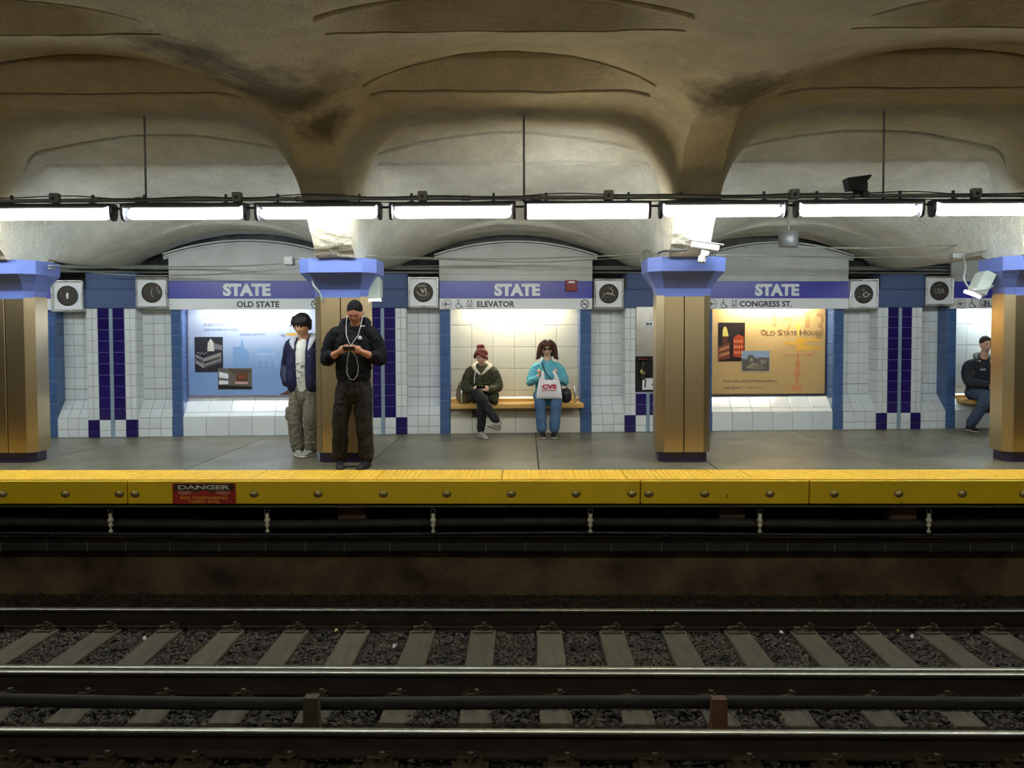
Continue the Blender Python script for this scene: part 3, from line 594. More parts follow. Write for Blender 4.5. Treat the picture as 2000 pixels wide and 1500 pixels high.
# ------------------------------------------------------------------ medallion boxes
MED = [(-6.46, 2.015, 'I', 'bronze medallion showing a numeral one, in a white steel-edged square, leftmost'), (-5.30, 2.06, 'ship', 'bronze medallion with curved figure and lettering, left of the blue station sign OLD STATE'), (-1.475, 2.065, 'VI', 'bronze medallion with numeral VI in a white steel-edged square'),
       (1.225, 2.045, 'deer', 'bronze medallion with a leaping deer in a steel-edged square'), (5.06, 2.04, 'ring', 'bronze medallion with a small ring figure, right of the CONGRESS ST. sign'), (6.225, 2.085, 'USA', 'bronze medallion reading USA in a steel-edged square')]
for s, z, k, lab in MED:
    t = thing('medallion_box', lab, 'medallion', M=W @ Matrix.Translation((s, -.04, z)), group='coin medallions')
    h = .222
    MB().box(-h+.02, h-.02, -.045, .29, -h+.02, h-.02, bev=.006).build('white_plate', sign_white, t)
    for q in (0, 1, 2, 3):
        Mx = Matrix.Rotation(R(90*q), 4, 'Y'); MB().box(-h, h, -.085, .12, h-.028, h, bev=.012).build('frame_bar', steel_clean, t).matrix_local = Mx
    MB().lathe([(.142, 0), (.142, .016), (.132, .020), (.126, .012), (.01, .012)], 32, Matrix.Translation((0, -.045, 0)) @ Matrix.Rotation(R(90), 4, 'X')).build('medallion', bronze, t, False)
    md = MB(); y = -.057; Z = bronze_hi
    if k == 'I': text('I', (0, .0), .03, .08, Z, t, y, bold=.01, thick=.006)
    if k == 'VI': text('VI', (.0, .02), .085, .07, Z, t, y, thick=.006); md.ring((0, .05), .1, .007, .005, y, a0=205, a1=325); md.build('relief', Z, t); text('NATV', (-.02, .092), .12, .025, Z, t, y)
    if k == 'USA': text('USA', (0, 0), .15, .08, Z, t, y, thick=.006)
    if k == 'ship': md.ring((.11, 0), .115, .008, .006, y, a0=150, a1=215); md.build('relief', Z, t); tx = text('RANSIT', (.075, .01), .11, .03, Z, t, y); tx.matrix_local = Matrix.Translation((.09, y, .03)) @ Matrix.Rotation(R(65), 4, 'Y')
    if k == 'ring': md.ring((.03, -.01), .035, .010, .006, y); md.bar((.07, -.01), (.10, -.005), .01, .006, y); md.bar((-.09, -.045), (-.05, -.04), .008, .006, y); md.build('relief', Z, t); text('2A', (-.01, .06), .035, .022, Z, t, y)
    if k == 'deer': md.bar((-.10, -.06), (-.07, -.01), .008, .006, y); md.bar((-.07, -.01), (-.02, .01), .012, .006, y); md.bar((-.03, .01), (.05, -.01), .022, .006, y); md.bar((.05, -.01), (.06, .05), .014, .006, y); md.bar((.06, .05), (.02, .07), .01, .006, y); md.bar((.05, -.01), (.09, -.03), .008, .006, y); md.bar((.03, .07), (.05, .10), .005, .006, y); md.bar((.02, .07), (-.01, .09), .005, .006, y); md.build('relief', Z, t)

# ------------------------------------------------------------------ posters
def poly(pts, y, mat, name, parent, t=.0015): return MB().prism(pts, y-t, y, 'y').build(name, mat, parent)
def poster(a, b_, z0, z1, lab):
    c = (a+b_)/2; t = thing('poster_panel', lab, 'poster', M=W @ Matrix.Translation((c, .235, z0))); return t, b_-a, z1-z0
def grad_mat(name, c0, c1, z0, z1, nz=.25, spot=None):
    m = bpy.data.materials.new(name); m.use_nodes = True; N = m.node_tree.nodes; L = m.node_tree.links; b = N['Principled BSDF']; b.inputs['Roughness'].default_value = .22
    tc = N.new('ShaderNodeTexCoord'); sx = N.new('ShaderNodeSeparateXYZ'); L.new(tc.outputs['Object'], sx.inputs[0]); n = N.new('ShaderNodeTexNoise'); n.inputs['Scale'].default_value = 3; n.inputs['Detail'].default_value = 7; L.new(tc.outputs['Object'], n.inputs['Vector'])
    a = N.new('ShaderNodeMath'); a.operation = 'MULTIPLY_ADD'; a.inputs[1].default_value = nz; L.new(n.outputs['Fac'], a.inputs[0]); L.new(sx.outputs['Z'], a.inputs[2])
    r = N.new('ShaderNodeMapRange'); r.inputs['From Min'].default_value = z0+nz*.5; r.inputs['From Max'].default_value = z1+nz*.5; L.new(a.outputs[0], r.inputs[0]); x = N.new('ShaderNodeMix'); x.data_type = 'RGBA'; x.inputs['A'].default_value = (*lin(c0), 1); x.inputs['B'].default_value = (*lin(c1), 1); L.new(r.outputs[0], x.inputs['Factor']); L.new(x.outputs['Result'], b.inputs['Base Color']); return m
pc = lambda n, c: mk('print_'+n, c, .3, var=.06)
# blue poster
t, pw, ph = poster(-4.90, -3.01, .575, 1.86, 'large pale blue history poster with two inset photographs')
MB().box(-pw/2, pw/2, -.02, .0, 0, ph, bev=.004).build('print', grad_mat('blue_print_lit_top', (132, 164, 212), (200, 208, 224), .35, 1.1), t)  # printed fade to pale, partly lamp light put into the colour near the top
MB().box(-pw/2-.012, pw/2+.012, -.028, 0, -.02, 0).box(-pw/2-.014, -pw/2, -.028, 0, -.02, ph).box(pw/2, pw/2+.014, -.028, 0, -.02, ph).build('frame', mk('poster_frame', (170, 165, 190), .3, metal=.5), t)
def PX(px, py, t0, off=.215): s, z = onW(px, py, off); return s-t0[0], z-t0[1]
B0 = ((-4.90-3.01)/2, .575)
q = lambda px, py: PX(px, py, B0)
def rect(px0, py0, px1, py1, f): a = f(px0, py1); b = f(px1, py0); return [(a[0], a[1]), (b[0], a[1]), (b[0], b[1]), (a[0], b[1])]
PYY = -.02
ph1 = MB().prism(rect(381, 658, 435, 727, q), PYY-.002, PYY, 'y').build('inset_photograph', pc('night', (40, 40, 52)), t)
def bits(parent, items, f, y):
    for nm, c, pts in items: poly([f(*p) for p in pts], y, pc(nm, c), 'printed_shape', parent, .0006)
bits(ph1, [('grey', (150, 148, 146), [(382, 692), (397, 700), (397, 719), (382, 709)]), ('grey', (150, 148, 146), [(397, 700), (432, 688), (432, 708), (397, 719)]), ('pale', (210, 206, 196), [(406, 668), (417, 668), (419, 686), (405, 686)]), ('pale', (210, 206, 196), [(409, 664), (414, 664), (416, 668), (408, 668)]), ('dark', (62, 60, 64), [(383, 700), (396, 707), (396, 711), (383, 703)]), ('dark', (62, 60, 64), [(398, 707), (431, 696), (431, 699), (398, 711)]), ('lgrey', (120, 120, 122), [(418, 670), (434, 675), (434, 684), (419, 682)])], q, PYY-.002)
m = MB()
for k in range(9):
    for r_ in range(2): m.prism([q(399.5+3.6*k, 706-1.25*k*.95+r_*8), q(401.5+3.6*k, 705.4-1.25*k*.95+r_*8), q(401.5+3.6*k, 710.4-1.25*k*.95+r_*8), q(399.5+3.6*k, 711-1.25*k*.95+r_*8)], PYY-.0036, PYY-.002, 'y')
    if k < 5: m.prism([q(383+2.8*k, 696+1.5*k), q(384.6+2.8*k, 696.8+1.5*k), q(384.6+2.8*k, 702+1.5*k), q(383+2.8*k, 701+1.5*k)], PYY-.0036, PYY-.002, 'y')
m.build('printed_windows', pc('win_dark', (44, 42, 48)), ph1)['kind'] = 'stuff'
m = MB()
for k in range(5): m.disc(q(387+4*k, 689+(k % 2)*2), .008, .0012, PYY-.002, 8)
m.prism([q(410.5, 664), q(412.5, 664), q(411.5, 660)], PYY-.0032, PYY-.002, 'y'); m.build('printed_lights', pc('win_pale', (226, 222, 214)), ph1)['kind'] = 'stuff'
ph2 = MB().prism(rect(426, 719, 492, 761, q), PYY-.003, PYY, 'y').build('inset_photograph', pc('hall', (104, 98, 92)), t)
bits(ph2, [('darkb', (30, 28, 34), [(427, 752), (491, 755), (491, 760), (427, 760)]), ('win', (226, 232, 240), [(428, 726), (446, 730), (446, 740), (428, 737)]), ('win', (226, 232, 240), [(428, 743), (446, 744), (446, 750), (428, 751)]), ('stage', (98, 60, 38), [(461, 731), (484, 729), (484, 745), (461, 744)]), ('orng', (196, 108, 66), [(467, 733), (480, 731), (480, 738), (467, 739)]), ('pinkp', (206, 160, 160), [(459, 745), (484, 746), (484, 750), (459, 750)]), ('brn', (84, 66, 60), [(444, 720), (490, 722), (490, 728), (456, 731)])], q, PYY-.003)
pal = pc('watermark', (150, 180, 222)); pal2 = pc('watermark_b', (128, 166, 214))
for nm, pts, mt in (('printed_building', [(500, 718), (500, 690), (492, 688), (518, 676), (543, 689), (541, 718)], pal), ('printed_building', [(455, 716), (455, 678), (470, 676), (471, 662), (474, 662), (476, 678), (487, 688), (487, 716)], pal2)):
    poly([q(*p) for p in pts], PYY, mt, nm, t, .0008)
for k in range(3): poly([q(*p) for p in ((503+k*13, 717), (503+k*13, 706), (507+k*13, 703), (511+k*13, 706), (511+k*13, 717))], PYY-.0008, pal2, 'printed_arch', t, .0008)
poly([q(*p) for p in ((503, 693), (538, 693), (538, 690), (503, 690))], PYY-.0008, pc('wm_line', (186, 204, 232)), 'printed_cornice', t, .0006)
wt = mk('print_blue_grey', (112, 124, 156), .4)
for body, x0, x1, y in (('May', 398, 413, 621), ('to teach the world', 398, 450, 633), ('oppression is a duty.', 398, 466, 644)):
    a = q(x0, y); b2 = q(x1, y); text(body, ((a[0]+b2[0])/2, a[1]), b2[0]-a[0], .06, wt, t, PYY, shear=.25)
a = q(469, 653); b2 = q(519, 653); text('GENERAL LAFAYETTE', ((a[0]+b2[0])/2, a[1]), b2[0]-a[0], .028, wt, t, PYY)
grass = [[(556, 651), (561, 655), (578, 657), (590, 650), (594, 646), (583, 648), (570, 651)], [(544, 654), (557, 656), (556, 658)], [(541, 648), (556, 655), (557, 654)]]
MB().prism([q(*p) for p in grass[0]], PYY-.001, PYY, 'y').build('printed_insect', pc('amber', (214, 160, 72)), t)
m = MB()
for p in grass[1:]: m.prism([q(*k) for k in p], PYY-.001, PYY, 'y')
m.disc(q(568, 636), .015, .001, PYY, 12); m.bar(q(568, 636), q(568, 651), .005, .001, PYY); m.disc(q(569, 661), .012, .001, PYY, 12); m.build('printed_feelers', pc('feel', (80, 72, 84)), t)
poly([q(*p) for p in ((546, 771), (562, 762), (575, 764), (575, 771))], PYY, pc('roofb', (110, 70, 50)), 'printed_roof', t, .0008)
# tan poster
t, pw, ph = poster(2.845, 4.615, .535, 1.86, 'large tan history poster reading Old State House with weather vane')
MB().box(-pw/2, pw/2, -.02, 0, 0, ph, bev=.004).build('print', grad_mat('tan_print', (196, 164, 112), (208, 176, 122), .0, 1.1, .5), t)
MB().box(-pw/2-.014, pw/2+.014, -.028, 0, -.03, 0).box(-pw/2-.014, -pw/2, -.028, 0, -.02, ph).box(pw/2, pw/2+.014, -.028, 0, -.02, ph).build('frame', dark_metal, t)
B1 = ((2.845+4.615)/2, .535); q = lambda px, py: PX(px, py, B1)
ph1 = MB().prism(rect(1402, 630, 1455, 706, q), PYY-.002, PYY, 'y').build('inset_photograph', pc('nightbrown', (38, 26, 24)), t)
bits(ph1, [('brick_red', (168, 62, 32), [(1432, 660), (1442, 653), (1453, 658), (1453, 700), (1432, 696)]), ('brick_b', (120, 58, 40), [(1402, 678), (1425, 668), (1426, 700), (1402, 704)]), ('gold', (220, 204, 110), [(1412, 642), (1420, 642), (1423, 657), (1411, 657)]), ('gold', (220, 204, 110), [(1414, 638), (1418, 638), (1419, 642), (1413, 642)]), ('brk2', (92, 44, 34), [(1411, 658), (1422, 658), (1420, 670), (1411, 672)]), ('flame', (226, 96, 34), [(1442, 660), (1450, 662), (1450, 672), (1442, 670)]), ('wd', (206, 150, 110), [(1405, 690), (1424, 687), (1424, 690), (1405, 693)]), ('wd', (206, 150, 110), [(1405, 681), (1424, 674), (1424, 677), (1405, 684)])], q, PYY-.002)
m = MB()
for k in range(6):
    for r_ in range(2): m.prism([q(1405+3.4*k, 682+12*r_-1.2*k), q(1406.6+3.4*k, 681.6+12*r_-1.2*k), q(1406.6+3.4*k, 686+12*r_-1.2*k), q(1405+3.4*k, 686.4+12*r_-1.2*k)], PYY-.0036, PYY-.002, 'y')
for k in range(4):
    for r_ in range(3): m.prism([q(1434+4.6*k, 664+11*r_), q(1436+4.6*k, 664+11*r_), q(1436+4.6*k, 669+11*r_), q(1434+4.6*k, 669+11*r_)], PYY-.0036, PYY-.002, 'y')
m.build('printed_windows', pc('win_glow', (232, 178, 120)), ph1)['kind'] = 'stuff'
ph2 = MB().prism(rect(1448, 685, 1503, 725, q), PYY-.003, PYY, 'y').build('inset_photograph', pc('sky', (136, 156, 186)), t)
bits(ph2, [('town', (96, 90, 84), [(1449, 724), (1449, 700), (1458, 702), (1462, 693), (1470, 694), (1476, 700), (1484, 698), (1502, 699), (1502, 724)]), ('town2', (198, 186, 160), [(1456, 718), (1470, 708), (1490, 712), (1497, 720), (1475, 722)]), ('town3', (184, 180, 172), [(1464, 699), (1470, 699), (1470, 707), (1464, 707)]), ('town3', (184, 180, 172), [(1485, 702), (1497, 702), (1497, 711), (1485, 711)])], q, PYY-.003)
pt = mk('print_brown', (104, 70, 48), .4)
ltr = [('O', 1486, 1496, .085), ('LD', 1497, 1514, .065), ('S', 1519, 1528, .085), ('TATE', 1529, 1556, .065), ('H', 1562, 1573, .085), ('OUSE', 1575, 1604, .065)]
zb = q(1500, 655)[1]
for body, x0, x1, h in ltr:
    a = q(x0, 650)[0]; b2 = q(x1, 650)[0]; text(body, ((a+b2)/2, zb+h/2), b2-a, h, pt, t, PYY-.001, bold=.0)
a = q(1412, 745); b2 = q(1518, 745); text('"Here the child of Independence', ((a[0]+b2[0])/2, a[1]), b2[0]-a[0], .055, mk('print_slate', (96, 92, 104), .4), t, PYY, shear=.25)
a = q(1415, 757); b2 = q(1450, 757); text('was born."', ((a[0]+b2[0])/2, a[1]), b2[0]-a[0], .05, MATS['print_slate'], t, PYY, shear=.25)
a = q(1459, 757); b2 = q(1487, 757); text('JOHN ADAMS', ((a[0]+b2[0])/2, a[1]), b2[0]-a[0], .02, MATS['print_slate'], t, PYY)
fd = mk('print_faded', (178, 138, 88), .4, var=.04)
a = q(1580, 630); text('7', (q(1540, 640)[0], q(1540, 640)[1]), .12, .30, fd, t, PYY); text('1', (q(1577, 625)[0], q(1577, 625)[1]), .07, .24, fd, t, PYY, bold=.03); text('3', (q(1601, 637)[0], q(1601, 637)[1]), .12, .40, fd, t, PYY)
text('1', (q(1513, 628)[0], q(1513, 628)[1]), .06, .16, fd, t, PYY)
gold = pc('vane_gold', (228, 176, 76)); cop = pc('vane_copper', (212, 142, 92)); yel = pc('vane_yellow', (232, 212, 84))
P2 = lambda l: [q(1380+x/6, 530+y/6) for x, y in l]
for nm, pts, mt in (('printed_flag', [(1040, 790), (1100, 770), (1160, 785), (1240, 780), (1300, 795), (1370, 785), (1300, 825), (1200, 815), (1150, 840), (1180, 880), (1250, 870), (1330, 880), (1360, 930), (1290, 905), (1220, 925), (1120, 925), (1050, 940), (1035, 900), (1060, 860)], gold),
                    ('printed_arrow', [(900, 848), (945, 820), (945, 838), (1000, 825), (1050, 830), (1055, 860), (1000, 862), (945, 855), (945, 885)], gold),
                    ('printed_spire', [(1072, 600), (1105, 650), (1080, 675), (1050, 650)], yel), ('printed_rod', [(1066, 670), (1084, 670), (1084, 770), (1066, 770)], yel),
                    ('printed_arms', [(930, 975), (1180, 970), (1230, 955), (1240, 975), (1190, 1000), (1180, 984), (930, 990), (915, 1005), (905, 960)], cop), ('printed_stem', [(1064, 935), (1078, 935), (1082, 1050), (1110, 1090), (1080, 1140), (1110, 1200), (1075, 1240), (1072, 1330), (1105, 1350), (1118, 1400), (990, 1405), (1000, 1350), (1045, 1330), (1045, 1240), (1018, 1195), (1055, 1140), (1038, 1090), (1052, 1048), (1060, 1045)], cop)):
    poly(P2(pts), PYY-.001, mt, nm, t, .0008)

# ------------------------------------------------------------------ benches
def bench(a, b_, lab):
    c = (a+b_)/2; hw = (b_-a)/2; t = thing('bench', lab, 'bench', M=W @ Matrix.Translation((c, 0, 0)), group='wooden wall benches')
    MB().box(-hw, hw, -.26, .16, .385, .455, bev=.008).build('seat_plank', bench_m, t)
    MB().box(-hw, hw, .16, .24, .40, .50, bev=.006).build('back_rail', bench_m, t)
    for x in (-hw+.38, hw-.38): MB().prism([(-.2, .385), (.0, .385), (.0, .28), (-.03, .28)], x-.02, x+.02, 'x').box(x-.07, x+.07, -.01, .005, .24, .38).build('bracket', dark_metal, t)
    return t
b1 = bench(-1.09, .835, 'long pale wooden wall bench with two people seated')
b2 = bench(6.66, 8.3, 'pale wooden wall bench at the right, mostly hidden by a column')
for par, xs_ in ((b1, (-.80, .845)), (b2, (-.60,))):
    for x in xs_:
        MB().tube([(x, -.18, .45)]+[(x, -.18+.10*(1-math.cos(a)), .62+.06*math.sin(a)) for a in np.linspace(0, math.pi, 9)]+[(x, .02, .45)], .017, 10).build('grab_rail', steel_clean, par, True)

# ------------------------------------------------------------------ fire hose cabinet on the third pilaster
c = 1.825
t = thing('hose_cabinet', 'steel-panelled fire hose valve cabinet between the bench and third column', 'cabinet', M=W @ Matrix.Translation((c, -.03, 0)))
MB().box(-.19, .19, -.03, .02, 1.12, 1.86, bev=.005).build('upper_panel', mk('panel_steel', (200, 196, 186), .3, metal=1, rvar=.03), t)
MB().box(-.19, .19, -.012, .0, .60, 1.12).build('recess_shade_plate', black_m, t)  # flat black plate, shade of the open recess put into its colour
for x in (-.085, .11):
    v = MB().tube([(x, -.03, .78), (x, -.03, 1.06)], .026, 10).tube([(x, -.03, .95), (x+.01, -.10, .92)], .026, 10).build('valve', bronze, t)
    MB().lathe([(.07, 0), (.075, .008), (.07, .016), (.02, .016)], 16, Matrix.Translation((x, -.04, 1.075))).build('red_handwheel', red_m, v, True)
MB().lathe([(.045, 0), (.045, .012), (.03, .018)], 16, Matrix.Translation((-.09, -.06, .90)) @ Matrix.Rotation(R(90), 4, 'X')).build('valve_cap', mk('brass_cap', (180, 176, 110), .4, metal=.6), t, True)
MB().box(-.09, .10, -.02, -.012, .63, .80, bev=.003).build('notice_card', sign_white, t); MB().bar((-.04, .785), (-.05, .66), .02, .002, -.02).bar((.05, .70), (.08, .72), .02, .002, -.02).build('card_print', letter_dark, t)
ou = MB().box(-.055, .065, -.04, -.03, 1.56, 1.645, bev=.003).build('outlet_plate', sign_white, t); MB().disc((-.018, 1.602), .018, .003, -.04, 12).disc((.028, 1.602), .018, .003, -.04, 12).build('outlet_face', letter_dark, ou)

# ------------------------------------------------------------------ light fixtures over the platform edge
def fixture_proto(cover=False, glow=None):
    t = thing('tube_light', 'x', 'ceiling light', group='fluorescent tube lights over the platform edge')
    MB().box(-.645, .645, -.075, .075, .075, .105, bev=.006).build('housing', dark_metal, t)
    for s in (-1, 1):
        x = s*.63; pts = [(-.075, .10), (-.075, 0), (-.05, -.055), (0, -.07), (.05, -.055), (.075, 0), (.075, .10)]
        MB().prism(pts, x-.014, x+.014, 'x').build('end_plate', dark_metal, t)
        MB().box(x-s*.05-.02, x-s*.05+.02, -.02, .02, -.03, .03, bev=.005).build('lamp_holder', dark_metal, t)
    if cover: MB().box(-.612, .612, -.062, .062, -.062, .068, bev=.012).build('diffuser', glow or tube_warm, t)
    else:
        MB().tube([(-.60, 0, 0), (-.585, 0, 0), (-.55, 0, 0), (.55, 0, 0), (.585, 0, 0), (.60, 0, 0)], [.02, .04, .054, .054, .04, .02], 14).build('glowing_tube', glow or tube_m, t, True)
        MB().prism([(-.15, .045), (-.06, .074), (.06, .074), (.15, .045), (.15, .050), (.06, .079), (-.06, .079), (-.15, .050)], -.6, .6, 'x').build('shading_reflector', sign_white, t)  # wings widened past the housing to keep tube light off the ceiling above
    for x in (-.42, .42):
        MB().box(x-.012, x+.012, -.012, .012, .105, .20).box(x-.035, x+.035, -.03, .03, .104, .118).build('hanger', dark_metal, t)
    MB().tube([(.645, 0, .06), (.73, 0, .06)], .012, 8).build('link_nipple', dark_metal, t)
    return t
fp = fixture_proto(); fc = fixture_proto(True)
descs = {-3: 'beyond the left edge', -2: 'above the leftmost column, cut by the left edge', -1: 'over the blue poster, first complete one from the left', 0: 'in front of the column behind the person in black', 1: 'left of the cream box light', 2: '', 3: 'in front of the third column above the white camera', 4: 'under the black floodlight', 5: 'at the right edge'}
for k in range(-5, 8):
    x = -.735+1.375*(k-1); z = 2.705
    if k == 2:
        fc.location = (x, 8.95, z); fc['label'] = 'cream box-diffuser tube light above the middle bench'; continue
    lab = 'bare glowing white tube light '+descs.get(k, 'farther along, outside the view')
    if k == -5: o = fp; o.location = (x, 8.95, z); o['label'] = lab
    else: copy_tree(fp, Matrix.Translation((x, 8.95, z)), lab)
# row over the near platform, behind the camera's field of view
npx = fixture_proto(glow=tube_near); npx['group'] = 'tube lights over the near platform'; npx['label'] = 'dim tube light over the near platform'
for k in range(-5, 6):
    M = Matrix.Translation((1.375*k, 2.2, 2.9))
    if k == -5: npx.matrix_world = M
    else: copy_tree(npx, M)
# ------------------------------------------------------------------ conduit with boxes, wires, rods
cp = thing('overhead_conduit', 'long grey steel conduit above the tube lights', 'conduit', (0, 8.95, 2.855))
MB().tube([(-9.7, 0, -.02), (-3, 0, 0), (3, 0, 0), (9.7, 0, 0)], .021, 10).build('pipe', dark_pipe, cp, True)
for x in (-5.7, -3.95, -2.3, -.6, .12, 1.95, 3.3, 5.1): MB().tube([(x-.05, 0, 0), (x+.05, 0, 0)], .028, 10).build('coupling', dark_pipe, cp, True)
m = MB()
m.tube([(x, -.03, .012+.022*max(0, math.sin(x*2.2))+.01*math.sin(x*5.1)) for x in np.linspace(-7.5, 7.5, 120)], .006, 6); m.build('wire', dark_metal, cp, True)
MB().tube([(x, -.035, -.035-.02*math.sin(x*1.7)**2) for x in np.linspace(-7.5, 7.5, 120)], .005, 6).build('wire', dark_metal, cp, True)
for i, px in enumerate((105, 462, 825, 1189, 1552, 1908)):
    p = atY(px, 388, 8.9)
    o = thing('junction_box', 'small grey junction box on the overhead conduit '+['near the left edge', 'left of the second column', 'above the left of the middle bench', 'above the cream box light', 'left of the black floodlight', 'at the right, past the black floodlight'][i], 'junction box', (p.x, 8.93, 2.865), group='junction boxes on the overhead conduit')
    MB().box(-.048, .048, -.045, .03, -.045, .055, bev=.008).build('box_body', dark_pipe, o); MB().lathe([(.018, 0), (.018, .008), (.008, .01)], 12, Matrix.Translation((0, -.045, .0)) @ Matrix.Rotation(R(90), 4, 'X')).build('knockout_plug', dark_metal, o)
for i, (x, z1) in enumerate(((-3.89, 3.72), (-.005, 3.72), (3.64, 3.72))):
    o = thing('hanger_rod', ['thin dark hanger rod in the left bay', 'hanger rod with cross plate above the middle bay', 'thin hanger rod in the right bay beside the black floodlight'][i], 'rod', (x, 8.95, 2.83), group='hanger rods from the ceiling')
    MB().tube([(0, 0, 0), (0, 0, z1-2.83+.06)], .011, 8).build('rod', dark_pipe, o, True)
    MB().tube([(0, 0, -.02), (0, 0, .04)], .016, 8).build('clamp', dark_metal, o)
    if i == 1: MB().box(-.07, .07, -.02, .02, z1-2.83-.03, z1-2.83-.015).build('cross_plate', dark_pipe, o)
# black floodlight on conduit
p = atY(1680, 362, 8.9); o = thing('floodlight', 'black floodlight with flat visor standing on the overhead conduit', 'floodlight', (p.x, 8.92, 2.88))
MB().box(-.06, .07, -.06, .06, 0, .12, bev=.02).build('housing', mk('black_housing', (44, 44, 58), .5), o)
MB().prism([(-.15, .14), (-.12, .02), (-.02, .03), (.09, .16), (.08, .17)], -.09, .07, 'y').build('visor', black_rubber, o); MB().box(.02, .08, -.05, .05, -.04, .01).build('mount', dark_metal, o)
# cylinder downlight
p = atY(1540, 467, 11.0); o = thing('cylinder_downlight', 'grey metal cylinder downlight hanging above the CONGRESS ST. sign', 'ceiling light', (p.x, 11.0, p.z))
MB().lathe([(.115, -.10), (.12, -.095), (.12, .095), (.115, .10)], 28).build('body', mk('grey_cylinder', (140, 142, 144), .4, metal=.4), o, True)
zz = float(ceil_z(np.array([p.x]), np.array([10.7]))[0])-p.z
MB().tube([(0, 0, .09), (0, 0, max(.2, zz+.1))], .015, 8).build('stem', dark_pipe, o)
o2 = MB().tube([(atY(1450, 482, 11.0)), (atY(1700, 485, 11.0)), (atY(1880, 478, 11.0))], .008, 6).build('slack_cable', light_cable, smooth=True); tag(o2, 'thin cable under the cylinder downlight', 'cable')
# cables strung along the wall top
def cable(pts, r, mat, lab, Y=11.6):
    P = [atY(px, py, y) for px, py, y in pts]; out = []
    for i in range(len(P)-1):
        a, b2 = P[max(i-1, 0)], P[min(i+2, len(P)-1)]
        for k in range(8):
            t = k/8; out.append(.5*((2*P[i])+(P[i+1]-a)*t+(2*a-5*P[i]+4*P[i+1]-b2)*t*t+(3*P[i]-a-3*P[i+1]+b2)*t**3))
    out.append(P[-1]); o = MB().tube(out, r, 6).build('cable', mat, smooth=True); tag(o, lab, 'cable')
cable([(95, 519, 9.8), (200, 522, 11.8), (340, 521, 12.1), (480, 519, 11.8), (607, 512, 9.9)], .010, light_cable, 'pale cable strung from the leftmost capital to the second, upper line')
cable([(95, 524, 9.8), (160, 530, 11.6), (268, 538, 12.0), (420, 536, 11.9), (607, 521, 9.9)], .009, light_cable, 'pale cable sagging between the first two capitals, lower line')
cable([(720, 500, 10.0), (820, 503, 11.6), (960, 506, 12.0), (1100, 503, 11.9), (1225, 498, 11), (1286, 494, 10.0)], .010, light_cable, 'pale cable strung between the second and third capitals, upper line')
cable([(725, 503, 10.0), (900, 508, 11.9), (1040, 512, 12.0), (1160, 507, 11.8), (1284, 500, 10.0)], .007, dark_pipe, 'thin dark cable sagging between the second and third capitals')
cable([(1398, 498, 10.0), (1560, 501, 11.6), (1700, 503, 11.8), (1860, 499, 11.0), (1928, 490, 10.0)], .010, light_cable, 'pale cable strung between the third and fourth capitals')
m = MB()
p = atY(1263, 500, 10.6)
for k in range(6): m.ring((0, 0), .055+.006*k, .006, .006, -.01*k, 20, M=Matrix.Translation(p) @ Matrix.Rotation(.1*k, 4, 'Y') @ Matrix.Rotation(.15*(k-3), 4, 'X'))
tag(m.build('cable_coil', dark_pipe), 'small coil of spare cable hanging left of the third capital', 'cable')
# small lamps and cameras on columns
def cctv(M, lab, k=1.0):
    t = thing('cctv_camera', lab, 'camera', M=M)
    MB().box(-.15*k, .15*k, -.055*k, .055*k, -.035*k, .035*k, bev=.012).build('camera_body', cctv_m, t)
    MB().box(-.17*k, .19*k, -.065*k, .065*k, .036*k, .046*k, bev=.004).build('sunshield', cctv_m, t)
    MB().lathe([(.03*k, 0), (.03*k, .01), (.015*k, .012)], 14, Matrix.Translation((.15*k, 0, 0)) @ Matrix.Rotation(R(90), 4, 'Y')).build('lens', black_rubber, t)
    return t
p = atY(1372, 480, 9.5); ct = cctv(Matrix.Translation((p.x, 9.36, p.z-.02)) @ Matrix.Rotation(R(-12), 4, 'Z') @ Matrix.Rotation(R(10), 4, 'Y'), 'white boxy surveillance camera on the third column capital')
MB().prism([(-.03, -.04), (.06, -.05), (.05, -.09), (.02, -.10), (.0, -.17), (-.03, -.17)], -.03, .03, 'y').build('bracket', cctv_m, ct); MB().box(-.05, .03, .0, .16, -.17, -.10, bev=.01).build('mount', cctv_m, ct)
cable([(1286, 494, 9.9), (1300, 490, 9.5), (1336, 489, 9.38), (1342, 484, 9.38)], .012, dark_metal, 'short black cable feeding the white surveillance camera')
def side_lamp(M, lab, lit=None):
    t = thing('wall_lamp', lab, 'lamp', M=M)
    MB().prism([(-.06, -.13), (.05, -.13), (.075, -.10), (.075, .09), (.045, .13), (-.06, .13)], -.10, .10, 'y').build('housing', mk('lamp_housing', (176, 186, 176), .4), t)
    MB().box(-.055, .065, -.09, .09, -.15, -.131, bev=.006).build('lens', lit or mk('lens_white', (228, 232, 235), .3), t); return t
p = atY(727, 562, 10.0); side_lamp(Matrix.Translation((p.x+.02, 10.05, p.z)), 'pale green boxy lamp on the right side of the second column', emit('lamp_cool', (.9, .95, 1), 4))
p = atY(1918, 553, 10.0); l2 = side_lamp(Matrix.Translation((p.x, 10.0, p.z)) @ Matrix.Rotation(R(180), 4, 'Z') @ Matrix.Rotation(R(-25), 4, 'Y'), 'pale tilted lamp on the left of the rightmost column')
MB().tube([(-.06, -.02, -.145), (.13, -.02, -.16)], .02, 10).build('pink_tube', emit('lamp_pink', (1, .8, 1), 6), l2, True)
cable([(1880, 500, 10.2), (1886, 520, 10.0), (1883, 545, 9.9), (1898, 566, 9.85), (1925, 566, 9.85), (1940, 558, 9.9)], .011, dark_pipe, 'looped grey cable hanging by the lamp on the rightmost column')
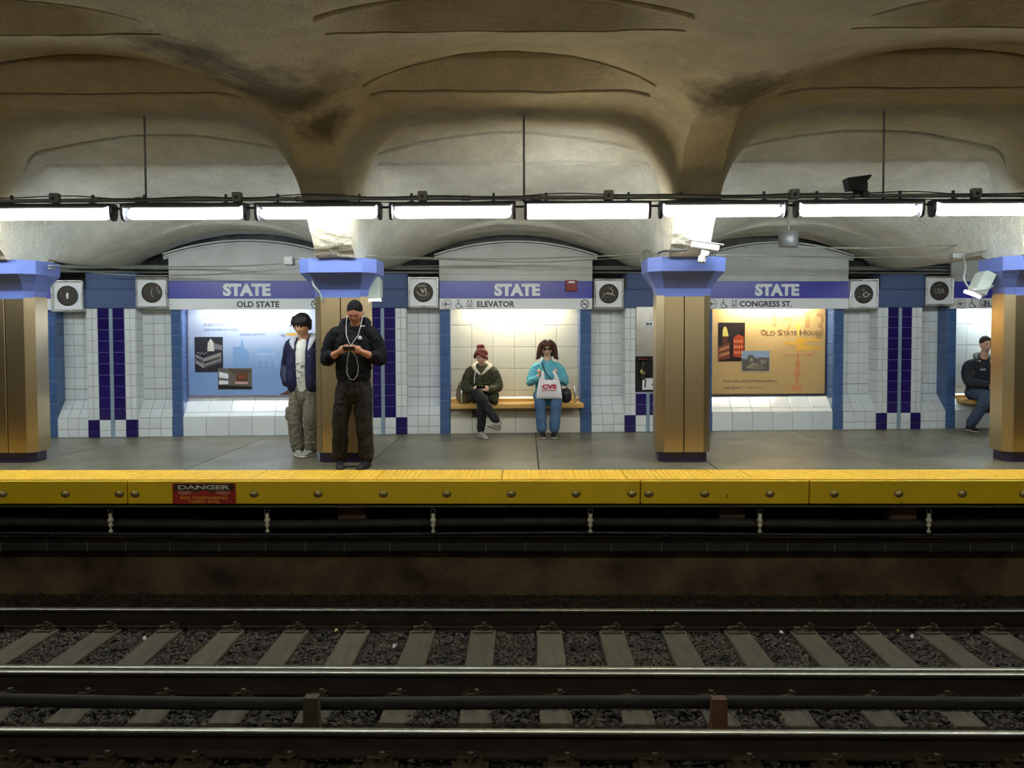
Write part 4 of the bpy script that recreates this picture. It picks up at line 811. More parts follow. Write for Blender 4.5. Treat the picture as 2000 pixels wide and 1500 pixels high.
p = atY(1877, 500, 10.3); tag(MB().box(p.x-.09, p.x+.05, 10.3, 10.4, p.z-.03, p.z+.04, bev=.01).build('cable_box', dark_pipe), 'small grey box on the cable left of the rightmost capital', 'junction box')
p = atY(566, 510, 9.9); tag(MB().box(p.x-.06, p.x+.05, 9.85, 9.95, p.z-.05, p.z+.05, bev=.012).build('cable_box', dark_pipe), 'small grey cable box just left of the second capital', 'junction box')
cable([(575, 506, 9.9), (590, 504, 9.85), (607, 516, 9.8)], .012, dark_pipe, 'stub of grey cable from the cable box to the second capital')
cable([(612, 538, 9.8), (612, 556, 9.75), (624, 572, 9.78), (630, 590, 9.82)], .012, light_cable, 'pale cable looping down the left of the second capital')

# ------------------------------------------------------------------ near side behind the camera
nf = MB().box(-9.7, 9.7, -3, 2.0, -.2, 0).build('floor_near_platform', fl_conc); tag(nf, 'concrete floor of the near platform', 'floor', kind='structure')
nw = MB().box(-9.7, 9.7, -3.2, -3, 0, 3.5).build('wall_near', mk('near_wall', (190, 192, 185), .5)); tag(nw, 'pale wall behind the near platform', 'wall', kind='structure')
# ------------------------------------------------------------------ people
class Blob(MB):
    def tub(s, pts, rad, n=14, ref=(1, 0, 0), caps=True):
        # elliptical tube along pts; rad entries r or (a,b): a along ref, b across; rounded ends
        P = [Vector(p) for p in pts]; rad = rad if isinstance(rad, list) else [rad]*len(P); rad = [(r, r) if not isinstance(r, tuple) else r for r in rad]; ref = Vector(ref); rings = []
        def fr(d):
            b = d.cross(ref); b = b.normalized() if b.length > 1e-4 else d.cross(Vector((0, 1, 0.01))).normalized(); a = b.cross(d).normalized(); return a, b
        # densify with catmull-rom
        Q = []; 
        for i in range(len(P)-1):
            p0, p1, p2, p3 = P[max(i-1, 0)], P[i], P[i+1], P[min(i+2, len(P)-1)]
            for k in range(4):
                t = k/4; c = .5*((2*p1)+(p2-p0)*t+(2*p0-5*p1+4*p2-p3)*t*t+(3*p1-p0-3*p2+p3)*t**3)
                Q.append((c, rad[i][0]*(1-t)+rad[i+1][0]*t, rad[i][1]*(1-t)+rad[i+1][1]*t))
        Q.append((P[-1], *rad[-1]))
        if caps:
            d0 = (Q[0][0]-Q[1][0]).normalized(); d1 = (Q[-1][0]-Q[-2][0]).normalized(); c0, a0, b0 = Q[0]; c1, a1, b1 = Q[-1]; m0 = min(a0, b0); m1 = min(a1, b1)
            Q = [(c0+d0*m0*.95, a0*.3, b0*.3), (c0+d0*m0*.7, a0*.72, b0*.72)]+Q+[(c1+d1*m1*.7, a1*.72, b1*.72), (c1+d1*m1*.95, a1*.3, b1*.3)]
        vs = []
        for i, (c, a, b) in enumerate(Q):
            d = (Q[min(i+1, len(Q)-1)][0]-Q[max(i-1, 0)][0]).normalized(); A, B = fr(d)
            vs += [c+A*a*math.cos(2*math.pi*j/n)+B*b*math.sin(2*math.pi*j/n) for j in range(n)]
        m = len(Q); fs = [(k*n+j, k*n+(j+1) % n, (k+1)*n+(j+1) % n, (k+1)*n+j) for k in range(m-1) for j in range(n)]+[tuple(range(n))[::-1], tuple(range((m-1)*n, m*n))]
        s.add(vs, fs); return s
    def ell(s, c, r, M=None, n=16, k=10):
        vs = []; c = Vector(c)
        for i in range(1, k):
            th = math.pi*i/k
            for j in range(n):
                v = Vector((r[0]*math.sin(th)*math.cos(2*math.pi*j/n), r[1]*math.sin(th)*math.sin(2*math.pi*j/n), r[2]*math.cos(th))); vs.append(c+(M @ v if M else v))
        top = Vector((0, 0, r[2])); vs += [c+(M @ top if M else top), c-(M @ top if M else top)]; T, Bt = len(vs)-2, len(vs)-1
        fs = [(i*n+j, (i+1)*n+j, (i+1)*n+(j+1) % n, i*n+(j+1) % n) for i in range(k-2) for j in range(n)]+[(T, j, (j+1) % n) for j in range(n)]+[(Bt, (k-2)*n+(j+1) % n, (k-2)*n+j) for j in range(n)]
        s.add(vs, fs); return s
    def skin(s, name, mat, parent, vox=.006, smooth=4, folds=0, fscale=.12, seed=0, fstretch=(1, 1, 1), cut=None):
        me = s.mesh(name, mat); ob = link(me, name)
        r = ob.modifiers.new('r', 'REMESH'); r.mode = 'VOXEL'; r.voxel_size = vox; r.use_smooth_shade = True
        sm = ob.modifiers.new('s', 'SMOOTH'); sm.iterations = smooth; sm.factor = .5
        bpy.context.view_layer.update(); dg = bpy.context.evaluated_depsgraph_get()
        m2 = bpy.data.meshes.new_from_object(ob.evaluated_get(dg)); bpy.data.objects.remove(ob)
        n = len(m2.vertices); co = np.zeros(n*3, 'f'); m2.vertices.foreach_get('co', co)
        if folds:
            no = np.zeros(n*3, 'f'); m2.vertices.foreach_get('normal', no); co = co.reshape(-1, 3); no = no.reshape(-1, 3)
            for i in range(n):
                p = Vector((co[i][0]*fstretch[0], co[i][1]*fstretch[1], co[i][2]*fstretch[2]))/fscale+Vector((seed*7, 0, 0))
                q = noise.noise(p)+.5*noise.noise(p*2.1); q = (1-2*abs(q))*.6 if q < .5 else q*.2
                co[i] += no[i]*folds*q
            m2.vertices.foreach_set('co', co.ravel())
        m2.name = name; m2.materials.clear(); m2.materials.append(mat); m2.polygons.foreach_set('use_smooth', np.ones(len(m2.polygons), bool)); m2.update()
        return link(m2, name, parent)
def frame(o, z, x):
    z = Vector(z).normalized(); x = Vector(x); x = (x-z*x.dot(z)).normalized(); y = z.cross(x)
    return Matrix(((x.x, y.x, z.x, o[0]), (x.y, y.y, z.y, o[1]), (x.z, y.z, z.z, o[2]), (0, 0, 0, 1)))
def hand(B, wrist, fdir, thumb, curl=(25, 30, 20), k=1.0, spread=2, thumb_in=.2, mirror=1):
    # palm normal = mirror * (z cross x); fingers curl towards the palm side
    F = frame(wrist, fdir, thumb); T = lambda p: F @ Vector((p[0]*k, p[1]*mirror*k, p[2]*k))
    xr = F.to_3x3() @ Vector((1, 0, 0))
    B.tub([T((0, 0, -.02)), T((0, 0, .02)), T((0, .002, .055)), T((0, .004, .088))], [(.026*k, .020*k), (.031*k, .018*k), (.040*k, .016*k), (.040*k, .013*k)], ref=xr)
    for x, L in ((.031, .070), (.0105, .079), (-.0105, .073), (-.030, .057)):
        p = Vector((x, .003, .085)); a = 0; pts = [T((x*.8, .003, .055)), T(p)]; f = x*spread*.6
        for c, l in zip(curl, (.45, .32, .23)):
            a += R(c); p = p+Vector((f*l*.5, math.sin(a), math.cos(a)))*L*l; pts.append(T(p))
        B.tub(pts, [.0095*k, .0095*k, .0088*k, .008*k, .007*k], n=8)
    p = Vector((.020, .004, .018)); B.tub([T(p), T((.040, .012, .045)), T((.050-.02*thumb_in, .022+.02*thumb_in, .070)), T((.050-.06*thumb_in, .030+.03*thumb_in, .092))], [.014*k, .012*k, .010*k, .008*k], n=8)
def head(B, c, M, k=1.0, nose=1.0):
    # c = centre of the head, M = 3x3 rotation; faces -y before rotation; about 0.23 m tall
    c = Vector(c); T = lambda p: c+M @ (Vector(p)*k)
    n, kk = 28, 24; vs = []
    for i in range(1, kk):
        th = math.pi*i/kk; z = math.cos(th); r = math.sin(th)
        for j in range(n):
            a = 2*math.pi*j/n; x = r*math.cos(a); y = r*math.sin(a)
            px = x*.076; py = y*.096; pz = z*.116
            if z < 0: px *= 1-.26*(-z)**1.5; py = py*(1-.12*(-z)) if y < 0 else py*(1-.35*(-z))
            if y < 0:
                fx = abs(px)
                g = lambda x0, z0, sx, sz: math.exp(-((fx-x0)/sx)**2-((pz-z0)/sz)**2)
                py -= nose*.020*g(0, -.018, .011, .022)+.006*g(0, .030, .05, .01)+.007*g(0, -.055, .022, .008)+.007*g(0, -.072, .02, .007)+.008*g(0, -.100, .022, .014)+.005*g(.042, -.02, .02, .02)
                py += .011*g(.031, .008, .015, .012)+.004*g(0, -.063, .02, .003)
            vs.append(T((px, py, pz)))
    vs += [T((0, 0, .116)), T((0, -.02, -.112))]; Tt, Bt = len(vs)-2, len(vs)-1
    fs = [(i*n+j, (i+1)*n+j, (i+1)*n+(j+1) % n, i*n+(j+1) % n) for i in range(kk-2) for j in range(n)]+[(Tt, j, (j+1) % n) for j in range(n)]+[(Bt, (kk-2)*n+(j+1) % n, (kk-2)*n+j) for j in range(n)]
    B.add(vs, fs)
    for sx in (-1, 1): B.ell(T((sx*.078, .006, -.008)), (.010*k, .018*k, .030*k), M)
    return T
def eyes(T, M, parent, closed=False, lip=(150, 90, 84)):
    for sx in (-1, 1):
        e = Blob().ell(T((sx*.031, -.0815, .006)), (.0125, .008, .004 if closed else .0065), M, 10, 6).build('eye', mk('eye_dark', (34, 26, 24), .3), parent, True)
        Blob().tub([T((sx*.018, -.0925, .028)), T((sx*.032, -.093, .031)), T((sx*.048, -.083, .026))], [.0028, .0035, .002], 6).build('eyebrow', mk('brow', (40, 28, 24), .8), parent, True)
    Blob().ell(T((0, -.0985, -.0635)), (.022, .006, .0055), M, 12, 6).build('lips', mk('lips_%d' % lip[0], lip, .45), parent, True)
def shoe(mat, sole, parent, ankle, toe_dir, L=.27, k=1.0, name='shoe', pitch=0):
    F = Matrix.Translation(ankle) @ Matrix.Rotation(toe_dir, 4, 'Z') @ Matrix.Rotation(pitch, 4, 'X'); G = lambda p: F @ Vector(p)*1.0
    xr = F.to_3x3() @ Vector((1, 0, 0)); B = Blob()
    B.tub([G((0, .055, -.045)), G((0, .0, -.040)), G((0, -.09, -.052)), G((0, -.165*k, -.062)), G((0, -.20*k, -.066))], [(.036, .036), (.040, .042), (.044, .034), (.044, .024), (.034, .018)], ref=xr)
    B.tub([G((0, .02, -.04)), G((0, .03, .02))], [(.040, .045), (.040, .048)], ref=xr)
    o = B.skin(name, mat, parent, .006, 2)
    S = Blob().tub([G((0, .075, -.079)), G((0, 0, -.080)), G((0, -.10, -.080)), G((0, -.18*k, -.080)), G((0, -.215*k, -.078))], [(.030, .012), (.040, .012), (.046, .012), (.044, .012), (.030, .010)], ref=xr, n=16); S.build('sole', sole, o, True)
    Blob().tub([G((-.02, -.06, -.018)), G((.02, -.07, -.020)), G((-.02, -.09, -.026)), G((.02, -.10, -.030)), G((-.018, -.12, -.036))], .0035, 6).build('laces', sole, o, True)
    return o
RX = lambda d: Matrix.Rotation(R(d), 3, 'X'); RZ = lambda d: Matrix.Rotation(R(d), 3, 'Z'); RY = lambda d: Matrix.Rotation(R(d), 3, 'Y')
skin_tan = mk('skin_tan', (170, 112, 84), .5, var=.05); skin_light = mk('skin_light', (222, 176, 152), .5, var=.05); skin_mid = mk('skin_mid', (204, 156, 124), .5, var=.05)
black_cloth = mk('black_fleece', (17, 17, 21), .85, var=.2, scale=30, bump=.2, bscale=120, spec=.2)
jean_black = mk('charcoal_denim', (44, 40, 36), .85, var=.2, scale=10, col2=(30, 27, 25), bump=.2, bscale=150, spec=.2)
navy = mk('navy_nylon', (22, 26, 66), .5, var=.2, spec=.35); cargo = mk('grey_green_cotton', (112, 108, 92), .85, var=.15, scale=8)
white_cloth = mk('white_cotton', (214, 214, 208), .8, var=.06); denim = mk('blue_denim', (76, 108, 146), .8, var=.15, scale=8, bump=.15, bscale=160); turq = mk('turquoise_fleece', (104, 186, 206), .8, var=.08, bump=.15, bscale=90)
olive = mk('olive_coat', (62, 62, 36), .75, var=.22, scale=12); darkpant = mk('black_trousers', (20, 20, 24), .8)
shoe_black = mk('black_shoe', (20, 20, 22), .5); shoe_grey = mk('grey_trainer', (150, 148, 140), .6, var=.1); sole_w = mk('pale_sole', (205, 200, 188), .6); sole_d = mk('dark_sole', (26, 26, 28), .7)
def leg_blob(B, pel, hips, knees, ankles, rh=.10, rk=.075, ra=.06, a=.175, b=.12, top=None, bunch=True):
    B.tub([(pel[0], pel[1], pel[2]-.10), pel, (pel[0], pel[1], pel[2]+.10)], [(a*.98, b), (a, b*1.02), (a*.9, b*.92)])
    for h, k, an in zip(hips, knees, ankles):
        h, k, an = Vector(h), Vector(k), Vector(an)
        B.tub([h, h.lerp(k, .5), k, k.lerp(an, .5), an], [rh, (rh+rk)/2*1.03, rk, (rk+ra)/2*1.02, ra])

# ---- person in black with phone
def phone_man():
    t = thing('person', 'standing person in black hooded top and black jeans looking down at a phone', 'person', (-1.875, 9.50, 0))
    Mh = RX(32) @ RZ(0); hc = (.035, -.075, 1.70)
    B = Blob(); T = head(B, hc, Mh, 1.07)
    B.tub([(0.02, .02, 1.46), (.025, -.01, 1.56), (.03, -.04, 1.64)], [.062, .056, .056])
    B.tub([(0, 0, .85), (0, 0, 1.0), (0, 0, 1.2), (0, 0, 1.4), (0, .01, 1.48)], [(.14, .09), (.14, .09), (.15, .10), (.17, .10), (.10, .07)])
    wr = {}
    for sx in (-1, 1):
        S = (sx*.185, .01, 1.46); E = (sx*.285, .0, 1.19); Wp = (sx*.125+.01, -.235, 1.275); wr[sx] = Wp
        B.tub([S, E], [.05, .045]); B.tub([E, Vector(E).lerp(Vector(Wp), .4), Wp], [.047, .046, .030])
        hand(B, Wp, (-sx*.72, -.42, .36), (-sx*.05, -.12, 1), curl=(30, 48, 35), mirror=sx, thumb_in=.9)
    for sx, kx, ax in ((-1, -.155, -.165), (1, .105, .125)): B.tub([(sx*.09, 0, .9), (kx, -.01, .5), (ax, .03, .09)], [.07, .05, .04])
    b = B.skin('body', skin_tan, t, .005, 2); eyes(T, Mh, b, True, (140, 84, 72))
    H = Blob(); hm = Mh
    H.ell(T((0, .014, .036)), (.086, .105, .100), hm); hb = H; hb.skin('hair', mk('black_hair', (9, 8, 8), .8, var=.2, scale=80, bump=.4, bscale=200, spec=.2), t, .006, 2)
    J = Blob()
    J.tub([(0, 0, .97), (0, 0, 1.02), (0, 0, 1.15), (0, -.005, 1.30), (0, 0, 1.41), (0.01, .015, 1.49), (.015, .02, 1.53)], [(.176, .125), (.188, .138), (.195, .138), (.210, .142), (.215, .13), (.15, .10), (.095, .085)])
    for sx in (-1, 1):
        J.tub([(sx*.10, .01, 1.47), (sx*.19, .01, 1.455), (sx*.255, .01, 1.34), (sx*.29, .005, 1.20)], [.085, .088, .084, .078]); J.tub([(sx*.29, .005, 1.20), (sx*.262, -.06, 1.205), (sx*.235, -.10, 1.222)], [.075, .070, .066])
    J.tub([(-.125, -.02, 1.55), (-.11, .07, 1.60), (0, .115, 1.62), (.13, .07, 1.60), (.145, -.02, 1.55)], [.032, .042, .045, .042, .032]); J.tub([(-.12, -.03, 1.55), (-.06, -.10, 1.46)], [.026, .02]).tub([(.14, -.03, 1.55), (.08, -.10, 1.46)], [.026, .02])
    j = J.skin('hooded_top', black_cloth, t, .008, 2, .017, .10, 1)
    MB().box(.10, .145, -.118, -.112, 1.548, 1.562).build('white_label', white_cloth, j)
    # small white three-leaf emblem on the chest
    m = MB(); c = (.098, 1.425); y = -.146
    for a_, l in ((90, .03), (138, .026), (42, .026)):
        d = (math.cos(R(a_)), math.sin(R(a_))); n_ = (-d[1], d[0]); m.prism([(c[0], c[1]), (c[0]+d[0]*l*.6+n_[0]*.008, c[1]+d[1]*l*.6+n_[1]*.008), (c[0]+d[0]*l, c[1]+d[1]*l), (c[0]+d[0]*l*.6-n_[0]*.008, c[1]+d[1]*l*.6-n_[1]*.008)], y-.004, y+.012, 'y')
    m.box(c[0]-.024, c[0]+.024, y-.004, y+.012, c[1]-.012, c[1]-.004); m.build('emblem', letter_white, j)
    Lg = Blob(); leg_blob(Lg, (0, .005, .93), [(-.09, 0, .86), (.09, 0, .86)], [(-.152, -.015, .50), (.108, -.015, .50)], [(-.165, .03, .12), (.125, .03, .12)], .105, .083, .078, .178, .125)
    Lg.skin('jeans', jean_black, t, .008, 2, .018, .085, 3, fstretch=(1, 1, .8))
    shoe(shoe_black, sole_d, t, (-.168, .02, .092), R(14), name='shoe'); shoe(shoe_black, sole_d, t, (.128, .02, .092), R(-12), name='shoe')
    MB().tube([Vector(wr[-1])+Vector((.012, .024, -.006)), Vector(wr[-1])+Vector((-.010, .004, -.004))], .036, 14).build('wristwatch', mk('watch_dark', (40, 42, 40), .4), t, True)
    MB().tube([Vector(wr[1])+Vector((-.008, .010, 0)), Vector(wr[1])+Vector((-.001, .018, 0))], .036, 14).build('bracelet', bronze_hi, t, True)
    wire = mk('white_wire', (226, 222, 214), .5); e0 = T((-.08, -.01, -.02)); e1 = T((.08, -.01, -.02)); y = -.165
    MB().tube([e0, (-.055, -.12, 1.56), (-.045, y, 1.46), (-.015, y-.01, 1.38), (0.005, y-.02, 1.345)], .0035, 6).tube([e1, (.105, -.12, 1.56), (.085, y, 1.46), (.03, y-.01, 1.38), (.005, y-.02, 1.345)], .0035, 6).build('earphone_wire', wire, t, True)
    lp = [(0.005, y-.02, 1.345), (.015, -.30, 1.31), (.0, -.28, 1.25), (-.035, -.19, 1.15), (-.04, -.175, 1.05), (-.01, -.175, .985), (.035, -.175, .975), (.075, -.175, 1.03), (.085, -.18, 1.12), (.07, -.20, 1.22), (.035, -.29, 1.29)]
    MB().tube(lp, .0035, 6).build('earphone_wire', wire, t, True)
    ph = thing('smartphone', 'dark smartphone held in both hands of the standing person in black', 'phone', M=Matrix.Translation((-1.875+.012, 9.50-.305, 1.315)) @ Matrix.Rotation(R(-42), 4, 'X'))
    MB().box(-.065, .065, -.034, .034, -.005, .004, bev=.004).build('phone_body', black_rubber, ph); MB().box(-.055, .055, -.030, .030, .004, .0046).build('screen', mk('screen', (50, 56, 66), .1), ph)
phone_man()

# ---- youth in navy jacket
def youth():
    t = thing('person', 'standing black-haired youth in open navy jacket and grey cargo trousers, hands in pockets', 'person', (-2.655, 10.42, 0), R(-8))
    Mh = RZ(-6) @ RX(20); hc = (.010, -.075, 1.572); B = Blob(); T = head(B, hc, Mh, 1.14)
    B.tub([(0.02, .01, 1.38), (.015, -.02, 1.47), (.01, -.04, 1.53)], [.056, .050, .050])
    B.tub([(0, 0, .8), (0, 0, 1.1), (0, 0, 1.32), (0, .01, 1.38)], [(.12, .08), (.12, .08), (.15, .08), (.10, .07)])
    for sx in (-1, 1):
        E = (sx*.235, .05, 1.08); Wp = (sx*.185, -.045, .945); B.tub([(sx*.16, .01, 1.35), E], [.045, .04]); B.tub([E, Wp], [.04, .026]); hand(B, Wp, (-sx*.75, .1, -.55), (-sx*.3, -1, 0), mirror=sx, curl=(15, 15, 10), k=.8)
        B.tub([(sx*.08, 0, .8), (sx*.10, -.01, .46), (sx*.10, .02, .09)], [.06, .045, .035])
    b = B.skin('body', skin_mid, t, .005, 2); eyes(T, Mh, b, True, (170, 104, 92))
    H = Blob(); H.ell(T((0, .012, .040)), (.106, .122, .106), Mh)
    for k in range(11):
        x = -.075+.015*k; H.tub([T((x*.9, -.040+abs(x)*.3, .095)), T((x*1.04, -.088+abs(x)*.5, .060)), T((x*1.08+.004*(k % 3-1), -.094+abs(x)*.55, .026-.008*(k % 2)))], [.020, .015, .007], 8)
    for sx in (-1, 1): H.tub([T((sx*.076, -.01, .06)), T((sx*.088, -.01, .0)), T((sx*.083, -.01, -.045))], [.024, .018, .007], 8); H.tub([T((sx*.05, .08, .02)), T((sx*.045, .075, -.06))], [.035, .02], 8)
    H.skin('hair', mk('black_hair_shiny', (12, 11, 12), .55, var=.2, scale=60, bump=.3, bscale=150, spec=.35), t, .005, 1)
    S = Blob(); S.tub([(.01, -.02, .80), (.0, -.035, .95), (0.0, -.045, 1.15), (.0, -.04, 1.30), (.01, -.02, 1.375)], [(.075, .098), (.078, .105), (.082, .100), (.085, .080), (.07, .05)])
    s = S.skin('shirt', white_cloth, t, .006, 2, .007, .07, 5)
    m = MB()
    for (x, z, w_, h_) in ((-.02, 1.12, .05, .006), (.02, 1.085, .012, .012), (.045, 1.10, .03, .006), (-.03, 1.04, .03, .005), (.01, 1.02, .04, .008), (.03, .985, .02, .006), (-.02, .95, .035, .008), (.0, .90, .03, .006), (-.03, .87, .02, .008)): m.box(x-w_/2, x+w_/2, -.153, -.135, z-h_/2, z+h_/2)
    m.build('dark_print', letter_dark, s)
    J = Blob()
    for sx in (-1, 1):
        J.tub([(sx*.115, -.0, .84), (sx*.118, -.01, .95), (sx*.112, -.012, 1.12), (sx*.105, -.008, 1.28), (sx*.085, .0, 1.36)], [(.088, .125), (.090, .130), (.088, .120), (.085, .108), (.065, .075)])
        J.tub([(sx*.10, .01, 1.345), (sx*.165, .015, 1.335), (sx*.215, .03, 1.20), (sx*.24, .05, 1.08), (sx*.232, .0, .97), (sx*.20, -.05, .90)], [.072, .074, .068, .066, .064, .062])
    J.tub([(0, .035, .84), (0, .035, 1.1), (0, .03, 1.33)], [(.15, .10), (.15, .10), (.14, .085)])
    j = J.skin('jacket', navy, t, .007, 2, .011, .10, 9, fstretch=(1, 1, .6))
    c = Blob(); c.tub([(-.085, -.11, 1.30), (-.115, -.075, 1.385), (-.09, .03, 1.44), (0.01, .075, 1.46), (.11, .03, 1.45), (.135, -.07, 1.405), (.10, -.11, 1.28)], [(.012, .012), (.038, .018), (.044, .020), (.044, .022), (.046, .020), (.040, .018), (.012, .012)]); c.skin('pale_collar', mk('pale_lining', (196, 200, 210), .7), t, .005, 2)
    MB().box(.10, .118, -.128, -.120, 1.205, 1.209).build('chest_mark', letter_white, j)
    Lg = Blob(); leg_blob(Lg, (-.005, .0, .80), [(-.08, 0, .76), (.08, 0, .76)], [(-.115, -.02, .45), (.085, -.03, .45)], [(-.10, .02, .11), (.08, .02, .11)], .098, .082, .082, .150, .11)
    Lg.tub([(-.20, 0, .56), (-.205, 0, .46)], [.035, .035]).tub([(.165, 0, .56), (.165, 0, .46)], [.035, .035])
    Lg.skin('cargo_trousers', cargo, t, .008, 2, .016, .08, 4)
    Blob().tub([(-.06, -.118, .80), (-.055, -.125, .72)], [.005, .004], 6).build('drawcord', black_rubber, t, True)
    shoe(shoe_grey, sole_w, t, (-.105, .02, .092), R(34)); shoe(shoe_grey, sole_w, t, (.078, .02, .092), R(-10))
youth()

# ---- seated person with red hair
def girl():
    t = thing('person', 'seated red-haired person in olive hooded coat with crossed legs, looking at a phone', 'person', (-.625, 12.62, 0))
    Mh = RX(26); hc = (.005, -.16, 1.15); B = Blob(); T = head(B, hc, Mh, 1.08)
    B.tub([(0, -.05, .96), (0, -.09, 1.03), (0, -.12, 1.09)], [.050, .044, .046])
    B.tub([(0, 0, .55), (0, -.02, .75), (0, -.05, .92)], [(.13, .10), (.12, .09), (.13, .07)])
    for sx, hx in ((-1, -.066), (1, .062)):
        E = (sx*.225, -.04, .69); Wp = (sx*.115, -.25, .665); B.tub([(sx*.15, -.04, .90), E], [.04, .036]); B.tub([E, Wp], [.036, .026]); hand(B, Wp, (-sx*.75, -.5, .25), (0, -.1, 1), curl=(30, 45, 30), mirror=sx, k=.92, thumb_in=.8)
    B.tub([(-.09, .0, .56), (-.06, -.2, .60), (-.03, -.40, .60), (.08, -.46, .46), (.225, -.51, .23)], [.06, .055, .04, .035, .030]); B.tub([(.09, 0, .54), (.04, -.25, .53), (.02, -.40, .50), (.015, -.38, .30), (.0, -.36, .09)], [.06, .05, .04, .035, .030])
    b = B.skin('body', skin_light, t, .005, 2); eyes(T, Mh, b, True, (190, 96, 100))
    red = mk('copper_red_hair', (150, 62, 44), .5, var=.25, scale=40, bump=.4, bscale=120)
    H = Blob(); H.ell(T((0, .014, .035)), (.090, .112, .104), Mh); H.ell(T((-.01, .015, .128)), (.060, .056, .038), Mh); H.ell(T((.018, -.01, .145)), (.03, .03, .03), Mh); H.ell(T((-.035, .0, .14)), (.026, .026, .024), Mh)
    H.tub([T((-.05, -.06, .085)), T((.0, -.098, .065)), T((.045, -.095, .035)), T((.072, -.06, .0)), T((.078, -.04, -.04))], [.02, .022, .022, .018, .008], 8); H.tub([T((-.03, -.07, .09)), T((-.065, -.065, .05)), T((-.078, -.03, 0))], [.022, .016, .012], 8)
    H.skin('hair', red, t, .005, 1)
    Blob().tub([T((-.088*math.cos(a), -.012-.04*math.sin(a), .035+.092*math.sin(a))) for a in np.linspace(.05, math.pi-.05, 9)], [.009]*9, 8).build('pale_headband', mk('pale_band', (226, 196, 180), .6), t, True)
    Blob().ell(T((-.088, .0, -.005)), (.022, .034, .042), Mh).build('black_headphone', black_rubber, t, True)
    C = Blob(); C.tub([(0, .0, .60), (0, -.01, .70), (0, -.03, .82), (0, -.045, .91), (0, -.05, .97)], [(.19, .14), (.178, .135), (.172, .13), (.165, .115), (.10, .08)])
    C.tub([(-.16, -.06, .56), (.0, -.10, .575), (.17, -.05, .56)], [(.06, .09), (.05, .10), (.075, .09)], ref=(0, 1, 0)); C.tub([(.13, -.12, .60), (.19, -.16, .50)], [.07, .05])
    for sx in (-1, 1): C.tub([(sx*.10, -.045, .925), (sx*.165, -.045, .90), (sx*.215, -.04, .78), (sx*.235, -.06, .70)], [.075, .076, .072, .07]); C.tub([(sx*.235, -.05, .70), (sx*.185, -.15, .675), (sx*.125, -.225, .665)], [.068, .06, .048])
    c = C.skin('olive_coat', olive, t, .007, 2, .019, .075, 12)
    Hd = Blob(); Hd.tub([(-.02, -.175, .885), (-.085, -.15, .95), (-.115, -.08, 1.0), (-.07, .0, 1.03), (.0, .03, 1.035), (.075, .0, 1.03), (.12, -.08, 1.0), (.085, -.15, .955), (.01, -.18, .885)], [(.012, .012), (.026, .02), (.034, .024), (.036, .028), (.036, .03), (.036, .028), (.034, .024), (.026, .02), (.012, .012)]); Hd.skin('cream_hood_lining', mk('cream_fleece', (216, 204, 186), .9, var=.08), c, .005, 2)
    Blob().tub([(-.085, -.165, .93), (-.095, -.185, .85), (-.10, -.19, .76)], [.007, .007, .006], 6).build('drawcord', white_cloth, c, True)
    P = Blob(); P.tub([(-.09, .0, .56), (-.06, -.2, .60), (-.03, -.40, .60), (.08, -.46, .46), (.215, -.50, .26)], [.095, .088, .075, .066, .058]); P.tub([(.09, 0, .54), (.04, -.25, .53), (.02, -.40, .50), (.015, -.38, .30), (.0, -.36, .12)], [.09, .08, .072, .064, .056]); P.tub([(-.12, .02, .55), (.12, .02, .55)], [.09, .09])
    P.skin('dark_trousers', darkpant, t, .008, 2, .008, .09, 2)
    shoe(shoe_grey, sole_w, t, (0.0, -.37, .092), R(22), k=.92); shoe(shoe_grey, sole_w, t, (.235, -.515, .215), R(-38), k=.92, pitch=R(-20))
    ph = thing('smartphone', 'small dark smartphone held by the seated red-haired person', 'phone', M=Matrix.Translation((-.625, 12.62-.325, .71)) @ Matrix.Rotation(R(-35), 4, 'X'))
    MB().box(-.062, .062, -.033, .033, -.005, .004, bev=.004).build('phone_body', black_rubber, ph); MB().box(-.05, .05, -.028, .028, .004, .0046).build('screen', MATS['screen'], ph)
    bg = thing('shoulder_bag', 'slouchy brown-grey bag on the bench left of the red-haired person', 'bag', (-.895, 12.66, .457))
    G = Blob(); G.tub([(0, 0, .06), (.0, 0, .14), (.015, .02, .23), (.02, .03, .27)], [(.105, .085), (.11, .09), (.085, .06), (.03, .02)]); G.skin('bag_body', mk('taupe_leather', (132, 108, 84), .5, var=.25, scale=8), bg, .006, 2, .012, .06, 8)
    MB().tube([(.02, -.01, .26), (-.05, -.02, .30), (-.08, -.03, .22)], .008, 8).build('strap', mk('taupe_strap', (96, 76, 60), .5), bg, True)
girl()

